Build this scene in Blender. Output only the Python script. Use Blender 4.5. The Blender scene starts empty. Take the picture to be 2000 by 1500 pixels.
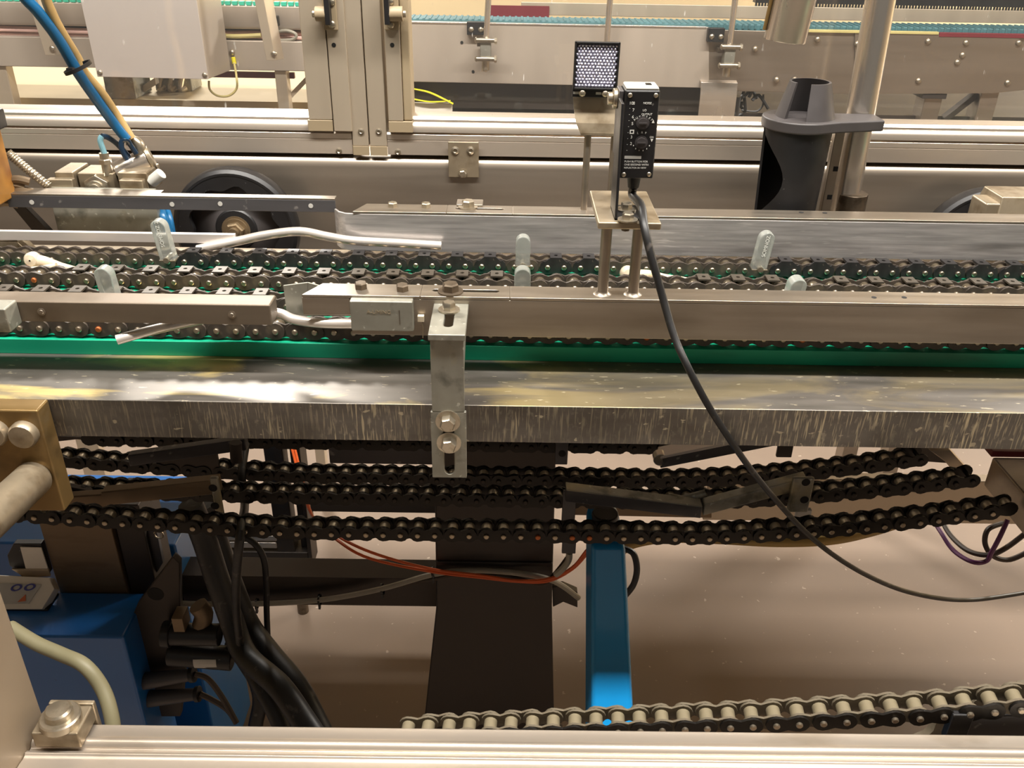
import bpy, bmesh, math, random
from mathutils import Vector, Matrix
random.seed(7)
S = bpy.context.scene
COL = S.collection

# ---------------------------------------------------------------- camera, sky, lamps, exposure
F_PX, PITCH, ROLL, YAW, CAM_Z = 1738.0, .4993, .0184, .0078, 1.38
_cy, _sy = math.cos(YAW), math.sin(YAW)
FW = Vector((_sy*math.cos(PITCH), _cy*math.cos(PITCH), -math.sin(PITCH)))
_r = Vector((_cy, -_sy, 0)); _u = _r.cross(FW)
RT = _r*math.cos(ROLL) + _u*math.sin(ROLL)
UP = -_r*math.sin(ROLL) + _u*math.cos(ROLL)
EYE = Vector((0, 0, CAM_Z))
cd = bpy.data.cameras.new('camera'); cam = bpy.data.objects.new('camera', cd); COL.objects.link(cam)
cd.sensor_width = 36; cd.lens = F_PX/2000*36; cd.clip_start = .02; cd.clip_end = 50
cam.matrix_world = Matrix(((RT.x, UP.x, -FW.x, EYE.x), (RT.y, UP.y, -FW.y, EYE.y), (RT.z, UP.z, -FW.z, EYE.z), (0, 0, 0, 1)))
S.camera = cam
w = bpy.data.worlds.new('hall'); S.world = w; w.use_nodes = True
w.node_tree.nodes['Background'].inputs[0].default_value = (1, .95, .88, 1)
w.node_tree.nodes['Background'].inputs[1].default_value = .042
def lamp(n, x, y, z, sx, sy, watts, col=(1, .95, .875)):
    l = bpy.data.lights.new(n, 'AREA'); l.shape = 'RECTANGLE'; l.size = sx; l.size_y = sy; l.energy = watts; l.color = col
    o = bpy.data.objects.new(n, l); o.location = (x, y, z); COL.objects.link(o); return o
lamp('tube_lamp_over_conveyor', .2, .50, 3.0, 3.0, .12, 95)
lamp('tube_lamp_far_left', -1.38, 4.45, 3.15, .9, .45, 130)
lamp('tube_lamp_far_right', 4.8, 4.45, 3.15, 1.6, .45, 330)
lamp('fill_lamp_behind', -.4, -3.0, 3.0, 3.0, 2.0, 3.5)  # broad soft fill added behind the camera to lift the front faces
S.view_settings.view_transform = 'Standard'; S.view_settings.look = 'None'
S.view_settings.gamma = 1; S.view_settings.use_curve_mapping = False
S.view_settings.exposure = 1.05

# ---------------------------------------------------------------- pixel of the 2000x1500 frame -> point on a plane of the place
def ray(x, y): return FW + RT*((x-1000)/F_PX) - UP*((y-750)/F_PX)
def PY(x, y, Y): d = ray(x, y); return EYE + d*(Y/d.y)
def PZ(x, y, Z): d = ray(x, y); return EYE + d*((Z-CAM_Z)/d.z)

# ---------------------------------------------------------------- materials
def lin(c): return tuple(((v/255)/12.92 if v/255 <= .04045 else ((v/255+.055)/1.055)**2.4) for v in c) + (1,)
def mat(name, rgb, rough=.5, metal=0., var=.12, scale=30, stretch=(1, 1, 1), bump=0., dirt=None, scratch=None, trans=0., alpha=1., coat=0.):
    m = bpy.data.materials.new(name); m.use_nodes = True
    nt = m.node_tree; N = nt.nodes; L = nt.links; p = N['Principled BSDF']
    tc = N.new('ShaderNodeTexCoord')
    def noise(sc, st, det=4.):
        mp = N.new('ShaderNodeMapping'); mp.inputs['Scale'].default_value = st; L.new(tc.outputs['Object'], mp.inputs['Vector'])
        n = N.new('ShaderNodeTexNoise'); n.inputs['Scale'].default_value = sc; n.inputs['Detail'].default_value = det
        L.new(mp.outputs[0], n.inputs['Vector']); return n.outputs['Fac']
    def rng(s, a, b, c, d):
        r = N.new('ShaderNodeMapRange'); r.clamp = True
        for i, v in enumerate((a, b, c, d)): r.inputs[i+1].default_value = v
        L.new(s, r.inputs[0]); return r.outputs[0]
    def mix(f, a, b):
        x = N.new('ShaderNodeMix'); x.data_type = 'RGBA'
        if isinstance(f, float): x.inputs[0].default_value = f
        else: L.new(f, x.inputs[0])
        for k, v in ((6, a), (7, b)):
            if isinstance(v, tuple): x.inputs[k].default_value = v
            else: L.new(v, x.inputs[k])
        return x.outputs[2]
    c = lin(rgb); lo = tuple(v*(1-var) for v in c[:3])+(1,); hi = tuple(min(1, v*(1+var)) for v in c[:3])+(1,)
    n1 = noise(scale, stretch); col = mix(rng(n1, .3, .7, 0, 1), lo, hi)
    if dirt:
        for (drgb, sc, st, a, b, amt) in dirt:
            col = mix(rng(noise(sc, st, 6.), a, b, 0, amt), col, lin(drgb))
    if scratch:
        for (srgb, sc, st, a, b, amt) in scratch:
            f = rng(noise(sc, st, 2.), a, b, 0, amt)
            mu = N.new('ShaderNodeMath'); mu.operation = 'MULTIPLY'; L.new(f, mu.inputs[0]); L.new(rng(noise(9, (1, 1, 1), 3.), .42, .62, 0, 1), mu.inputs[1])
            col = mix(mu.outputs[0], col, lin(srgb))
    L.new(col, p.inputs['Base Color'])
    L.new(rng(n1, .2, .8, max(.03, rough-.07), min(1, rough+.07)), p.inputs['Roughness'])
    p.inputs['Metallic'].default_value = metal
    if trans: p.inputs['Transmission Weight'].default_value = trans; p.inputs['IOR'].default_value = 1.2
    if coat: p.inputs['Coat Weight'].default_value = coat; p.inputs['Coat Roughness'].default_value = .15
    if alpha < 1: p.inputs['Alpha'].default_value = alpha
    if bump:
        b = N.new('ShaderNodeBump'); b.inputs['Strength'].default_value = bump; b.inputs['Distance'].default_value = .002
        L.new(n1, b.inputs['Height']); L.new(b.outputs[0], p.inputs['Normal'])
    return m
YEL = (214, 190, 120)
M = dict(
 floor=mat('concrete_floor', (120, 104, 90), .75, 0, .10, 3, dirt=[((120, 102, 86), 1.6, (1, 1, 1), .48, .75, .45), ((185, 172, 155), 60, (1, 1, 1), .68, .72, .5)], bump=.1),
 wall=mat('cream_wall', (190, 172, 136), .8, 0, .04, 2),
 ceil=mat('white_ceiling', (172, 167, 158), .9, 0, .03, 2),
 plate=mat('worn_stainless', (150, 138, 124), .36, .9, .14, 14, (1, 6, 6), dirt=[(YEL, 5, (1, 5, 4), .54, .66, .8), ((78, 70, 62), 4, (1, 5, 3), .56, .75, .6)],
           scratch=[((216, 200, 165), 26, (4.5, .8, .35), .66, .70, .55)]),
 rail=mat('guide_rail_steel', (160, 150, 137), .36, .85, .10, 10, (.6, 8, 8), dirt=[((110, 98, 82), 5, (1, 3, 3), .55, .75, .45)]),
 scuffed=mat('scuffed_stainless', (176, 172, 170), .40, .55, .22, 26, (.5, 6, 9), scratch=[((228, 224, 220), 60, (.5, 4, 5), .60, .66, .5)], dirt=[((92, 88, 84), 8, (.7, 3, 4), .56, .72, .5)]),
 satin=mat('satin_stainless', (158, 147, 134), .40, .88, .07, 8, (.4, 6, 6)),
 panel_steel=mat('sheet_steel_panel', (186, 174, 160), .42, .45, .05, 5, (3, 3, .6)),
 box_steel=mat('pale_box_steel', (212, 203, 196), .34, .4, .03, 5),
 pale_bar=mat('pale_drawn_steel', (214, 206, 200), .35, .45, .06, 10, (.5, 5, 5)),
 rod_steel=mat('drawn_rod_steel', (216, 208, 200), .34, .6, .06, 10, (.5, 5, 5)),
 dull_bar=mat('dull_brown_bar_steel', (116, 104, 90), .5, .5, .1, 12, (.6, 5, 5), dirt=[((84, 70, 54), 12, (1, 1, 1), .52, .7, .6)]),
 post_tan=mat('tan_post_paint', (146, 130, 110), .5, .1, .06, 5),
 bright=mat('polished_stainless', (212, 203, 192), .26, .88, .06, 12, (1, 1, .2)),
 alu=mat('anodised_aluminium', (208, 196, 182), .36, .75, .05, 6, (.4, 5, 5), dirt=[((150, 132, 106), 9, (1, 2, 2), .62, .72, .35)]),
 frame=mat('beige_frame_aluminium', (190, 176, 156), .42, .55, .05, 6, (4, 4, .4)),
 frame_dark=mat('olive_corner_plastic', (150, 134, 108), .5, 0, .06, 10),
 galv=mat('galvanised_steel', (146, 144, 133), .48, .5, .15, 40, dirt=[((176, 160, 118), 18, (1, 1, 1), .54, .68, .6), ((80, 78, 70), 34, (1, 1, 1), .54, .66, .7), ((205, 203, 192), 160, (1, 1, 1), .66, .70, .6)], bump=.15),
 bolt=mat('bolt_steel', (186, 176, 158), .32, .9, .12, 90, dirt=[((120, 104, 78), 90, (1, 1, 1), .55, .7, .6)]),
 bolt_dark=mat('dull_bolt_steel', (112, 100, 86), .45, .8, .15, 90, dirt=[((64, 54, 42), 80, (1, 1, 1), .5, .7, .7)]),
 chain=mat('oily_chain_steel', (66, 58, 51), .56, .15, .22, 70, dirt=[((120, 106, 84), 50, (1, 1, 1), .58, .72, .5)]),
 chain_tab=mat('dark_attachment_steel', (52, 50, 50), .40, .35, .2, 80, dirt=[((138, 126, 112), 110, (1, 1, 1), .66, .72, .6)]),
 tab_worn=mat('worn_tab_steel', (78, 71, 62), .46, .35, .2, 60, dirt=[((132, 120, 94), 30, (1, 1, 1), .52, .66, .6)]),
 chain_low=mat('black_oily_chain', (34, 31, 28), .38, .6, .25, 70),
 chain_dust=mat('dusty_chain', (92, 83, 67), .7, .2, .2, 70, dirt=[((84, 72, 58), 60, (1, 1, 1), .5, .7, .6)], bump=.3),
 roller=mat('roller_steel', (158, 144, 122), .34, .85, .15, 60),
 roller_low=mat('shiny_roller', (205, 196, 176), .28, .45, .15, 60),
 roller_dust=mat('dusty_roller', (112, 102, 80), .75, .1, .15, 60),
 pin_dark=mat('oily_pin', (48, 43, 38), .4, .6, .1, 60),
 pin=mat('pin_steel', (168, 156, 138), .3, .9, .1, 60),
 copper=mat('copper_pin', (176, 100, 56), .45, .6, .1, 60),
 green=mat('green_wear_plastic', (0, 146, 110), .5, 0, .08, 12, dirt=[((30, 70, 52), 6, (.6, 3, 3), .58, .72, .6)]),
 black=mat('black_plastic', (26, 25, 26), .42, 0, .15, 40, dirt=[((120, 118, 116), 190, (1, 1, 1), .71, .74, .5)]),
 charcoal=mat('charcoal_plastic', (66, 62, 62), .5, 0, .08, 40),
 rubber=mat('black_cable_rubber', (20, 19, 19), .5, 0, .2, 60, dirt=[((110, 102, 96), 70, (1, 1, 1), .62, .72, .4)]),
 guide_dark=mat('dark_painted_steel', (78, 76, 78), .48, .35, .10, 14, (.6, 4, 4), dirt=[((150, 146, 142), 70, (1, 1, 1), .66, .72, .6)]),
 dark_steel=mat('dark_machine_steel', (62, 55, 50), .5, .45, .12, 8),
 brown_steel=mat('brown_stained_steel', (122, 104, 82), .5, .5, .12, 8, (1, 1, 3), dirt=[((78, 62, 46), 7, (1, 1, 4), .55, .7, .5)]),
 brass=mat('stained_brass_plate', (134, 108, 66), .38, .55, .15, 14, dirt=[((70, 56, 36), 16, (1, 1, 1), .48, .66, .8), ((140, 128, 104), 26, (1, 1, 1), .56, .70, .6)]),
 nickel=mat('nickel_casting', (160, 146, 124), .4, .65, .14, 30, dirt=[((100, 82, 56), 34, (1, 1, 1), .50, .68, .7)]),
 bronze=mat('bronze_nut', (140, 122, 96), .42, .7, .15, 60),
 blue_paint=mat('blue_machine_paint', (26, 98, 170), .34, .0, .06, 12, coat=.4, dirt=[((16, 48, 74), 40, (1, 1, 1), .70, .76, .5)]),
 blue_leg=mat('sky_blue_leg_paint', (10, 132, 196), .36, 0, .06, 12, coat=.4, dirt=[((12, 42, 64), 44, (1, 1, 1), .71, .75, .6)]),
 hose_blue=mat('blue_hose', (20, 88, 132), .35, 0, .08, 20),
 hose_pale=mat('pale_blue_tube', (130, 178, 192), .35, 0, .1, 40),
 hose_navy=mat('navy_tube', (20, 44, 66), .35, 0, .1, 40),
 hose_tan=mat('tan_hose', (176, 146, 96), .42, 0, .14, 24),
 hose_yellow=mat('yellow_brown_hose', (150, 122, 62), .45, 0, .12, 16),
 orange=mat('orange_wire', (206, 88, 34), .45, 0, .06, 40),
 grey_cable=mat('grey_cable', (150, 144, 130), .5, 0, .06, 40),
 grey_hose=mat('olive_grey_cable', (116, 110, 84), .55, 0, .08, 20),
 brown_wire=mat('brown_wire', (62, 50, 40), .5, 0, .1, 40),
 purple=mat('purple_wire', (96, 44, 92), .5, 0, .1, 40),
 peg=mat('clear_grey_plastic', (206, 210, 204), .22, 0, .08, 60, trans=.72),
 white=mat('white_print', (228, 228, 222), .6, 0, .02, 60),
 white_part=mat('white_plastic', (198, 184, 160), .45, 0, .10, 50, dirt=[((170, 150, 100), 60, (1, 1, 1), .6, .72, .5)]),
 panel_white=mat('white_panel', (236, 228, 214), .5, 0, .03, 10),
 teal=mat('teal_belt', (66, 108, 114), .5, 0, .14, 40, (1, .3, 1)),
 bead=mat('green_belt_bead', (60, 180, 150), .4, 0, .08, 40),
 maroon=mat('maroon_strip', (110, 34, 42), .5, 0, .08, 20),
 pink=mat('pink_cable_bundle', (196, 160, 150), .5, 0, .1, 30),
 khaki=mat('khaki_cable', (186, 172, 112), .5, 0, .08, 30),
 yellow=mat('bright_yellow', (236, 224, 40), .5, 0, .05, 20),
 amber=mat('amber_block', (168, 120, 60), .35, 0, .25, 30, dirt=[((110, 58, 26), 22, (1, 1, 1), .5, .7, .7)]),
 hole=mat('hole_dark', (14, 12, 11), .8),
 label_grey=mat('grey_label', (190, 188, 182), .5, 0, .05, 60),
 blue_ink=mat('blue_ink', (74, 76, 150), .5, 0, .05, 60),
 red_ink=mat('orange_red_ink', (206, 110, 70), .5, 0, .05, 60),
)
# worn deck: residue lies on the top face, scratches run down the front lip
def deck_material():
    m = mat('worn_deck_steel', (112, 107, 101), .43, .75, .16, 12, (1, 6, 6), dirt=[((78, 72, 66), 4, (1, 5, 3), .54, .76, .55)])
    nt = m.node_tree; N = nt.nodes; L = nt.links; p = N['Principled BSDF']; base = p.inputs['Base Color'].links[0].from_socket
    tc = N.new('ShaderNodeTexCoord'); ge = N.new('ShaderNodeNewGeometry'); sx = N.new('ShaderNodeSeparateXYZ'); L.new(ge.outputs['Normal'], sx.inputs[0])
    def nz(sc, st, det, rot=0, dist=0.):
        mp = N.new('ShaderNodeMapping'); mp.inputs['Scale'].default_value = st; mp.inputs['Rotation'].default_value = (0, rot, 0); L.new(tc.outputs['Object'], mp.inputs[0])
        n = N.new('ShaderNodeTexNoise'); n.inputs['Scale'].default_value = sc; n.inputs['Detail'].default_value = det; n.inputs['Distortion'].default_value = dist; L.new(mp.outputs[0], n.inputs['Vector']); return n.outputs['Fac']
    def rg(s, a, b, c, d):
        r = N.new('ShaderNodeMapRange')
        for i, v in enumerate((a, b, c, d)): r.inputs[i+1].default_value = v
        L.new(s, r.inputs[0]); return r.outputs[0]
    def mul(a, b):
        x = N.new('ShaderNodeMath'); x.operation = 'MULTIPLY'; L.new(a, x.inputs[0]); L.new(b, x.inputs[1]); return x.outputs[0]
    def mx(f, a, c):
        x = N.new('ShaderNodeMix'); x.data_type = 'RGBA'; L.new(f, x.inputs[0]); L.new(a, x.inputs[6]); x.inputs[7].default_value = lin(c); return x.outputs[2]
    top = rg(sx.outputs['Z'], .3, .8, 0, 1); side = rg(sx.outputs['Z'], .3, .8, 1, 0)
    gx = N.new('ShaderNodeSeparateXYZ'); L.new(tc.outputs['Object'], gx.inputs[0])
    left = rg(gx.outputs['X'], -.15, .12, 1, .25)
    f = mul(mul(rg(nz(5.5, (1, 3.2, 3), 7, 0, .8), .50, .60, 0, .85), top), left)
    c = mx(f, base, (206, 184, 122))
    c = mx(mul(rg(nz(3.2, (1, 9, 3), 5, 0, .4), .56, .68, 0, .6), top), c, (84, 82, 74))
    patch = rg(nz(9, (1, 1, .4), 3), .40, .62, .15, 1)
    for sc, rot, a, b_, amt in ((62, .12, .605, .66, .85), (70, -.20, .61, .67, .8), (95, .04, .60, .66, .6)):
        c = mx(mul(mul(rg(nz(sc, (7, 1, .42), 2, rot), a, b_, 0, amt), side), patch), c, (216, 204, 172))
    c = mx(mul(mul(rg(nz(150, (1.4, 1, .8), 5), .58, .68, 0, .5), side), patch), c, (186, 178, 158))
    c = mx(mul(rg(nz(14, (1, 1, 1), 4), .5, .7, 0, .5), side), c, (72, 66, 58))
    c = mx(rg(nz(120, (.6, 2, 1), 4, .3), .66, .69, 0, .5), c, (224, 212, 182))
    L.new(c, p.inputs['Base Color']); return m
M['deck'] = deck_material()
# guard glass: mostly clear, mirrors a little, with small pale scratches
g = bpy.data.materials.new('clear_guard_glass'); g.use_nodes = True
nt = g.node_tree; nt.nodes.clear(); o_ = nt.nodes.new('ShaderNodeOutputMaterial')
tr = nt.nodes.new('ShaderNodeBsdfTransparent'); gl = nt.nodes.new('ShaderNodeBsdfGlossy'); df = nt.nodes.new('ShaderNodeBsdfDiffuse')
gl.inputs['Roughness'].default_value = .03; df.inputs['Color'].default_value = (.9, .88, .82, 1)
a_ = nt.nodes.new('ShaderNodeMixShader'); b_ = nt.nodes.new('ShaderNodeMixShader')
tcn = nt.nodes.new('ShaderNodeTexCoord'); mpn = nt.nodes.new('ShaderNodeMapping'); mpn.inputs['Scale'].default_value = (30, 1, 5); mpn.inputs['Rotation'].default_value = (0, .25, 0)
nz = nt.nodes.new('ShaderNodeTexNoise'); nz.inputs['Scale'].default_value = 8; mr = nt.nodes.new('ShaderNodeMapRange')
for i, v in enumerate((.735, .77, .012, .35)): mr.inputs[i+1].default_value = v
K = nt.links.new
K(tcn.outputs['Object'], mpn.inputs[0]); K(mpn.outputs[0], nz.inputs['Vector']); K(nz.outputs['Fac'], mr.inputs[0])
a_.inputs[0].default_value = .05; K(tr.outputs[0], a_.inputs[1]); K(gl.outputs[0], a_.inputs[2])
K(mr.outputs[0], b_.inputs[0]); K(a_.outputs[0], b_.inputs[1]); K(df.outputs[0], b_.inputs[2]); K(b_.outputs[0], o_.inputs[0])
M['glass'] = g

# ---------------------------------------------------------------- mesh building
def V(*a): return Vector(a)
def frame(d):
    d = d.normalized(); a = V(0, 0, 1) if abs(d.z) < .9 else V(1, 0, 0)
    x = a.cross(d).normalized(); return x, d.cross(x), d
class B:
    def __init__(s): s.v = []; s.f = []; s.m = []; s.mi = 0
    def add(s, vs, fs):
        o = len(s.v); s.v += [Vector(v) for v in vs]
        for f in fs: s.f.append([i+o for i in f]); s.m.append(s.mi)
        return s
    def hexa(s, p):   # p: bottom 4 then top 4
        return s.add(p, [(3, 2, 1, 0), (4, 5, 6, 7), (0, 1, 5, 4), (1, 2, 6, 5), (2, 3, 7, 6), (3, 0, 4, 7)])
    def box(s, x0, x1, y0, y1, z0, z1):
        return s.hexa([V(x0, y0, z0), V(x1, y0, z0), V(x1, y1, z0), V(x0, y1, z0), V(x0, y0, z1), V(x1, y0, z1), V(x1, y1, z1), V(x0, y1, z1)])
    def prism(s, poly, vec):
        n = len(poly); a = [Vector(p) for p in poly]; b = [p+Vector(vec) for p in a]
        return s.add(a+b, [tuple(range(n-1, -1, -1)), tuple(range(n, 2*n))] + [(i, (i+1) % n, (i+1) % n+n, i+n) for i in range(n)])
    def px(s, yz, x0, x1): return s.prism([V(x0, y, z) for y, z in yz], (x1-x0, 0, 0))
    def py(s, xz, y0, y1): return s.prism([V(x, y0, z) for x, z in xz], (0, y1-y0, 0))
    def pz(s, xy, z0, z1): return s.prism([V(x, y, z0) for x, y in xy], (0, 0, z1-z0))
    def ring(s, out, inn, vec):   # plate with a hole: matched outlines
        n = len(out); a = [Vector(p) for p in out]; b = [Vector(p) for p in inn]; e = Vector(vec)
        vs = a+b+[p+e for p in a]+[p+e for p in b]; fs = []
        for i in range(n):
            j = (i+1) % n
            fs += [(j, i, n+i, n+j), (2*n+i, 2*n+j, 3*n+j, 3*n+i), (i, j, 2*n+j, 2*n+i), (n+j, n+i, 3*n+i, 3*n+j)]
        return s.add(vs, fs)
    def slotplate(s, c, ux, uy, hx, hy, sx, sy, sc, vec, n=6):   # rectangle (half hx,hy) with a slot (half sx,sy) centred at sc
        out = []; inn = []; r = min(sx, sy); N = 4*n
        ux, uy, c = Vector(ux), Vector(uy), Vector(c)
        for k in range(N):
            t = 2*math.pi*(k+.5)/N; cx, sn = math.cos(t), math.sin(t)
            px_, py_ = r*cx+math.copysign(sx-r, cx), r*sn+math.copysign(sy-r, sn)
            inn.append(c+ux*(sc[0]+px_)+uy*(sc[1]+py_))
            q = max(abs(cx)/1, abs(sn)/1); ox, oy = cx/q, sn/q
            out.append(c+ux*(hx*ox)+uy*(hy*oy))
        # pull nearest to corners exactly
        for cx in (-1, 1):
            for cy in (-1, 1):
                t = c+ux*hx*cx+uy*hy*cy
                i = min(range(N), key=lambda k: (out[k]-t).length); out[i] = t
        return s.ring(out, inn, vec)
    def cyl(s, p0, p1, r, r1=None, n=18):
        p0, p1 = Vector(p0), Vector(p1); r1 = r if r1 is None else r1; x, y, d = frame(p1-p0); vs = []
        for p, q in ((p0, r), (p1, r1)):
            vs += [p+x*(q*math.cos(2*math.pi*k/n))+y*(q*math.sin(2*math.pi*k/n)) for k in range(n)]
        return s.add(vs, [tuple(range(n-1, -1, -1)), tuple(range(n, 2*n))]+[(k, (k+1) % n, (k+1) % n+n, k+n) for k in range(n)])
    def lathe(s, prof, o, ax, n=40, a0=0, a1=2*math.pi):
        o = Vector(o); x, y, d = frame(Vector(ax)); vs = []; full = abs(a1-a0-2*math.pi) < 1e-6; k_ = n if full else n+1
        for k in range(k_):
            t = a0+(a1-a0)*k/n; e = x*math.cos(t)+y*math.sin(t)
            vs += [o+e*r+d*h for r, h in prof]
        m = len(prof); fs = []
        for k in range(n):
            k2 = (k+1) % k_
            for i in range(m-1): fs.append((k*m+i, k2*m+i, k2*m+i+1, k*m+i+1))
        s.add(vs, fs)
        if not full: s.add([vs[i] for i in range(m)], [tuple(range(m))]); s.add([vs[n*m+i] for i in range(m)], [tuple(range(m-1, -1, -1))])
        return s
    def tube(s, pts, r, n=10, sub=6, flat=1.):
        P = smooth([Vector(p) for p in pts], sub) if sub > 1 else [Vector(p) for p in pts]
        vs = []; t = (P[1]-P[0]).normalized(); x, y, _ = frame(t)
        for i, p in enumerate(P):
            t2 = (P[min(i+1, len(P)-1)]-P[max(i-1, 0)]).normalized()
            q = t.rotation_difference(t2); x = q @ x; y = q @ y; t = t2
            rr = r(i/(len(P)-1)) if callable(r) else r
            vs += [p+x*(rr*math.cos(2*math.pi*k/n))+y*(rr*flat*math.sin(2*math.pi*k/n)) for k in range(n)]
        m = len(P); fs = [tuple(range(n-1, -1, -1)), tuple(range((m-1)*n, m*n))]
        for i in range(m-1):
            for k in range(n): fs.append((i*n+k, i*n+(k+1) % n, (i+1)*n+(k+1) % n, (i+1)*n+k))
        return s.add(vs, fs)
    def hexhead(s, p, ax, r, h, wr=0, wh=.0015, rot=.2):
        p = Vector(p); x, y, d = frame(Vector(ax)); q = p
        if wr: s.cyl(p, p+d*wh, wr, n=24); q = p+d*wh
        x2 = x*math.cos(rot)+y*math.sin(rot); y2 = d.cross(x2)
        ring = lambda rr, hh: [q+d*hh+x2*(rr*math.cos(math.pi*k/3))+y2*(rr*math.sin(math.pi*k/3)) for k in range(6)]
        vs = ring(r, 0)+ring(r, h*.82)+ring(r*.84, h)
        return s.add(vs, [(5, 4, 3, 2, 1, 0), tuple(range(12, 18))]+[(k+6*j, (k+1) % 6+6*j, (k+1) % 6+6*j+6, k+6*j+6) for j in (0, 1) for k in range(6)])
    def dome(s, p, ax, r, h, n=14):
        prof = [(r, 0)]+[(r*math.cos(a), h*math.sin(a)) for a in (.4, .8, 1.2)]+[(.0001, h)]
        return s.lathe(prof, p, ax, n)
    def mesh(s, name, mats, org=V(0, 0, 0)):
        bm = bmesh.new(); vv = [bm.verts.new(v-org) for v in s.v]; bm.verts.index_update()
        for f, mi in zip(s.f, s.m):
            try: fc = bm.faces.new([vv[i] for i in f]); fc.material_index = mi; fc.smooth = True
            except ValueError: pass
        bmesh.ops.recalc_face_normals(bm, faces=bm.faces)
        for e in bm.edges:
            if len(e.link_faces) == 2 and e.calc_face_angle(0) > .62: e.smooth = False
        me = bpy.data.meshes.new(name); bm.to_mesh(me); bm.free()
        for m_ in (mats if isinstance(mats, (list, tuple)) else [mats]): me.materials.append(m_)
        return me
def smooth(P, sub):
    out = []
    for i in range(len(P)-1):
        a, b, c, d = P[max(i-1, 0)], P[i], P[i+1], P[min(i+2, len(P)-1)]
        for k in range(sub):
            t = k/sub; out.append(.5*((2*b)+(c-a)*t+(2*a-5*b+4*c-d)*t*t+(3*b-a-3*c+d)*t**3))
    return out+[P[-1]]
def bevel(o, wd, seg=2):
    b = o.modifiers.new('bevel', 'BEVEL'); b.width = wd; b.segments = seg; b.limit_method = 'ANGLE'; b.angle_limit = .7; b.harden_normals = True
ORG = {}
def thing(name, label, cat, loc, group=None):
    o = bpy.data.objects.new(name, None); o.empty_display_size = .02; COL.objects.link(o); o.location = loc
    o['label'] = label; o['category'] = cat; ORG[o] = Vector(loc)
    if group: o['group'] = group
    return o
def part(b, name, m, parent, bev=0, label=None, kind=None):
    org = ORG[parent]; o = bpy.data.objects.new(name, b.mesh(name, m, org)); COL.objects.link(o); o.parent = parent; ORG[o] = org
    if bev: bevel(o, bev)
    if label: o['label'] = label
    if kind: o['kind'] = kind
    return o
def solo(b, name, m, label, cat, bev=0, group=None):
    xs = [v.x for v in b.v]; ys = [v.y for v in b.v]; zs = [v.z for v in b.v]
    org = V((min(xs)+max(xs))/2, (min(ys)+max(ys))/2, min(zs))
    o = bpy.data.objects.new(name, b.mesh(name, m, org)); COL.objects.link(o); o.location = org; ORG[o] = org
    o['label'] = label; o['category'] = cat
    if group: o['group'] = group
    if bev: bevel(o, bev)
    return o
def struct(b, name, m, bev=0):
    o = bpy.data.objects.new(name, b.mesh(name, m)); COL.objects.link(o); o['kind'] = 'structure'
    if bev: bevel(o, bev)
    return o
def text(s, name, m, parent, o, ux, uy, size, align='LEFT', bold=.0):
    cu = bpy.data.curves.new(name, 'FONT'); cu.body = s; cu.size = size; cu.align_x = align; cu.extrude = .00006; cu.offset = bold
    t = bpy.data.objects.new(name+'_src', cu); COL.objects.link(t)
    bpy.context.view_layer.update()
    me = bpy.data.meshes.new_from_object(t.evaluated_get(bpy.context.evaluated_depsgraph_get())); bpy.data.objects.remove(t)
    ux, uy = Vector(ux).normalized(), Vector(uy).normalized(); uz = ux.cross(uy)
    mt = Matrix(((ux.x, uy.x, uz.x, o[0]), (ux.y, uy.y, uz.y, o[1]), (ux.z, uy.z, uz.z, o[2]), (0, 0, 0, 1)))
    me.transform(Matrix.Translation(-ORG[parent]) @ mt); me.materials.append(m)
    ob = bpy.data.objects.new(name, me); COL.objects.link(ob); ob.parent = parent; ORG[ob] = ORG[parent]; return ob
# ================================================================ the room
struct(B().box(-6, 6, -4, 7, -.05, 0), 'floor', M['floor'])
struct(B().box(-6, 6, 6.5, 6.6, 0, 3.3), 'wall_back', M['wall'])
struct(B().box(-6, 6, -4, 7, 3.3, 3.35), 'ceiling', M['ceil'])
struct(B().box(-6.1, -6, -4, 7, 0, 3.3), 'wall_left', M['wall'])
struct(B().box(6, 6.1, -4, 7, 0, 3.3), 'wall_right', M['wall'])
t1 = PY(120, 186, 6.48)
struct(B().box(-6, -1.5, 6.42, 6.5, t1.z-.14, t1.z+.02), 'trim_1', M['wall'], .005)

# ================================================================ roller chains
P_ = .01905; ZC, ZR = 1.006, .759
CY = dict(A=.980, B=.918, C=.857, D=.796)
def outline(r, w_, top=None):
    pts = []
    for s, a0 in ((1, -112), (-1, 68)):
        for k in range(9):
            a = math.radians(a0+k*28)
            x, z = s*P_/2+r*math.cos(a), r*math.sin(a)
            pts.append((x, z))
        pts.append((0, w_ if s == 1 else -w_))
    if top:   # shoulders that rise to a bent tab
        keep = [p for p in pts if p[1] < 0 or abs(p[0]) > P_/2+.004]
        right = [p for p in keep if p[0] > 0 and p[1] >= 0]; left = [p for p in keep if p[0] < 0 and p[1] >= 0]
        low = [p for p in keep if p[1] < 0]
        lowr = [p for p in pts[:9] if p[1] < 0 and p[0] > 0]; lowl = [p for p in pts[10:19] if p[1] < 0]
        pts = lowr+right+[(.0125, .0066), (.0068, top), (-.0068, top), (-.0125, .0066)]+left+lowl+[(0, -w_)]
    return pts
def tabplate(b, y0, y1, z0, z1):
    b.slotplate(V(0, (y0+y1)/2, z0), (1, 0, 0), (0, 1, 0), .0067, (y1-y0)/2, .0022, .0022, (0, 0), (0, 0, z1-z0))
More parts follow.
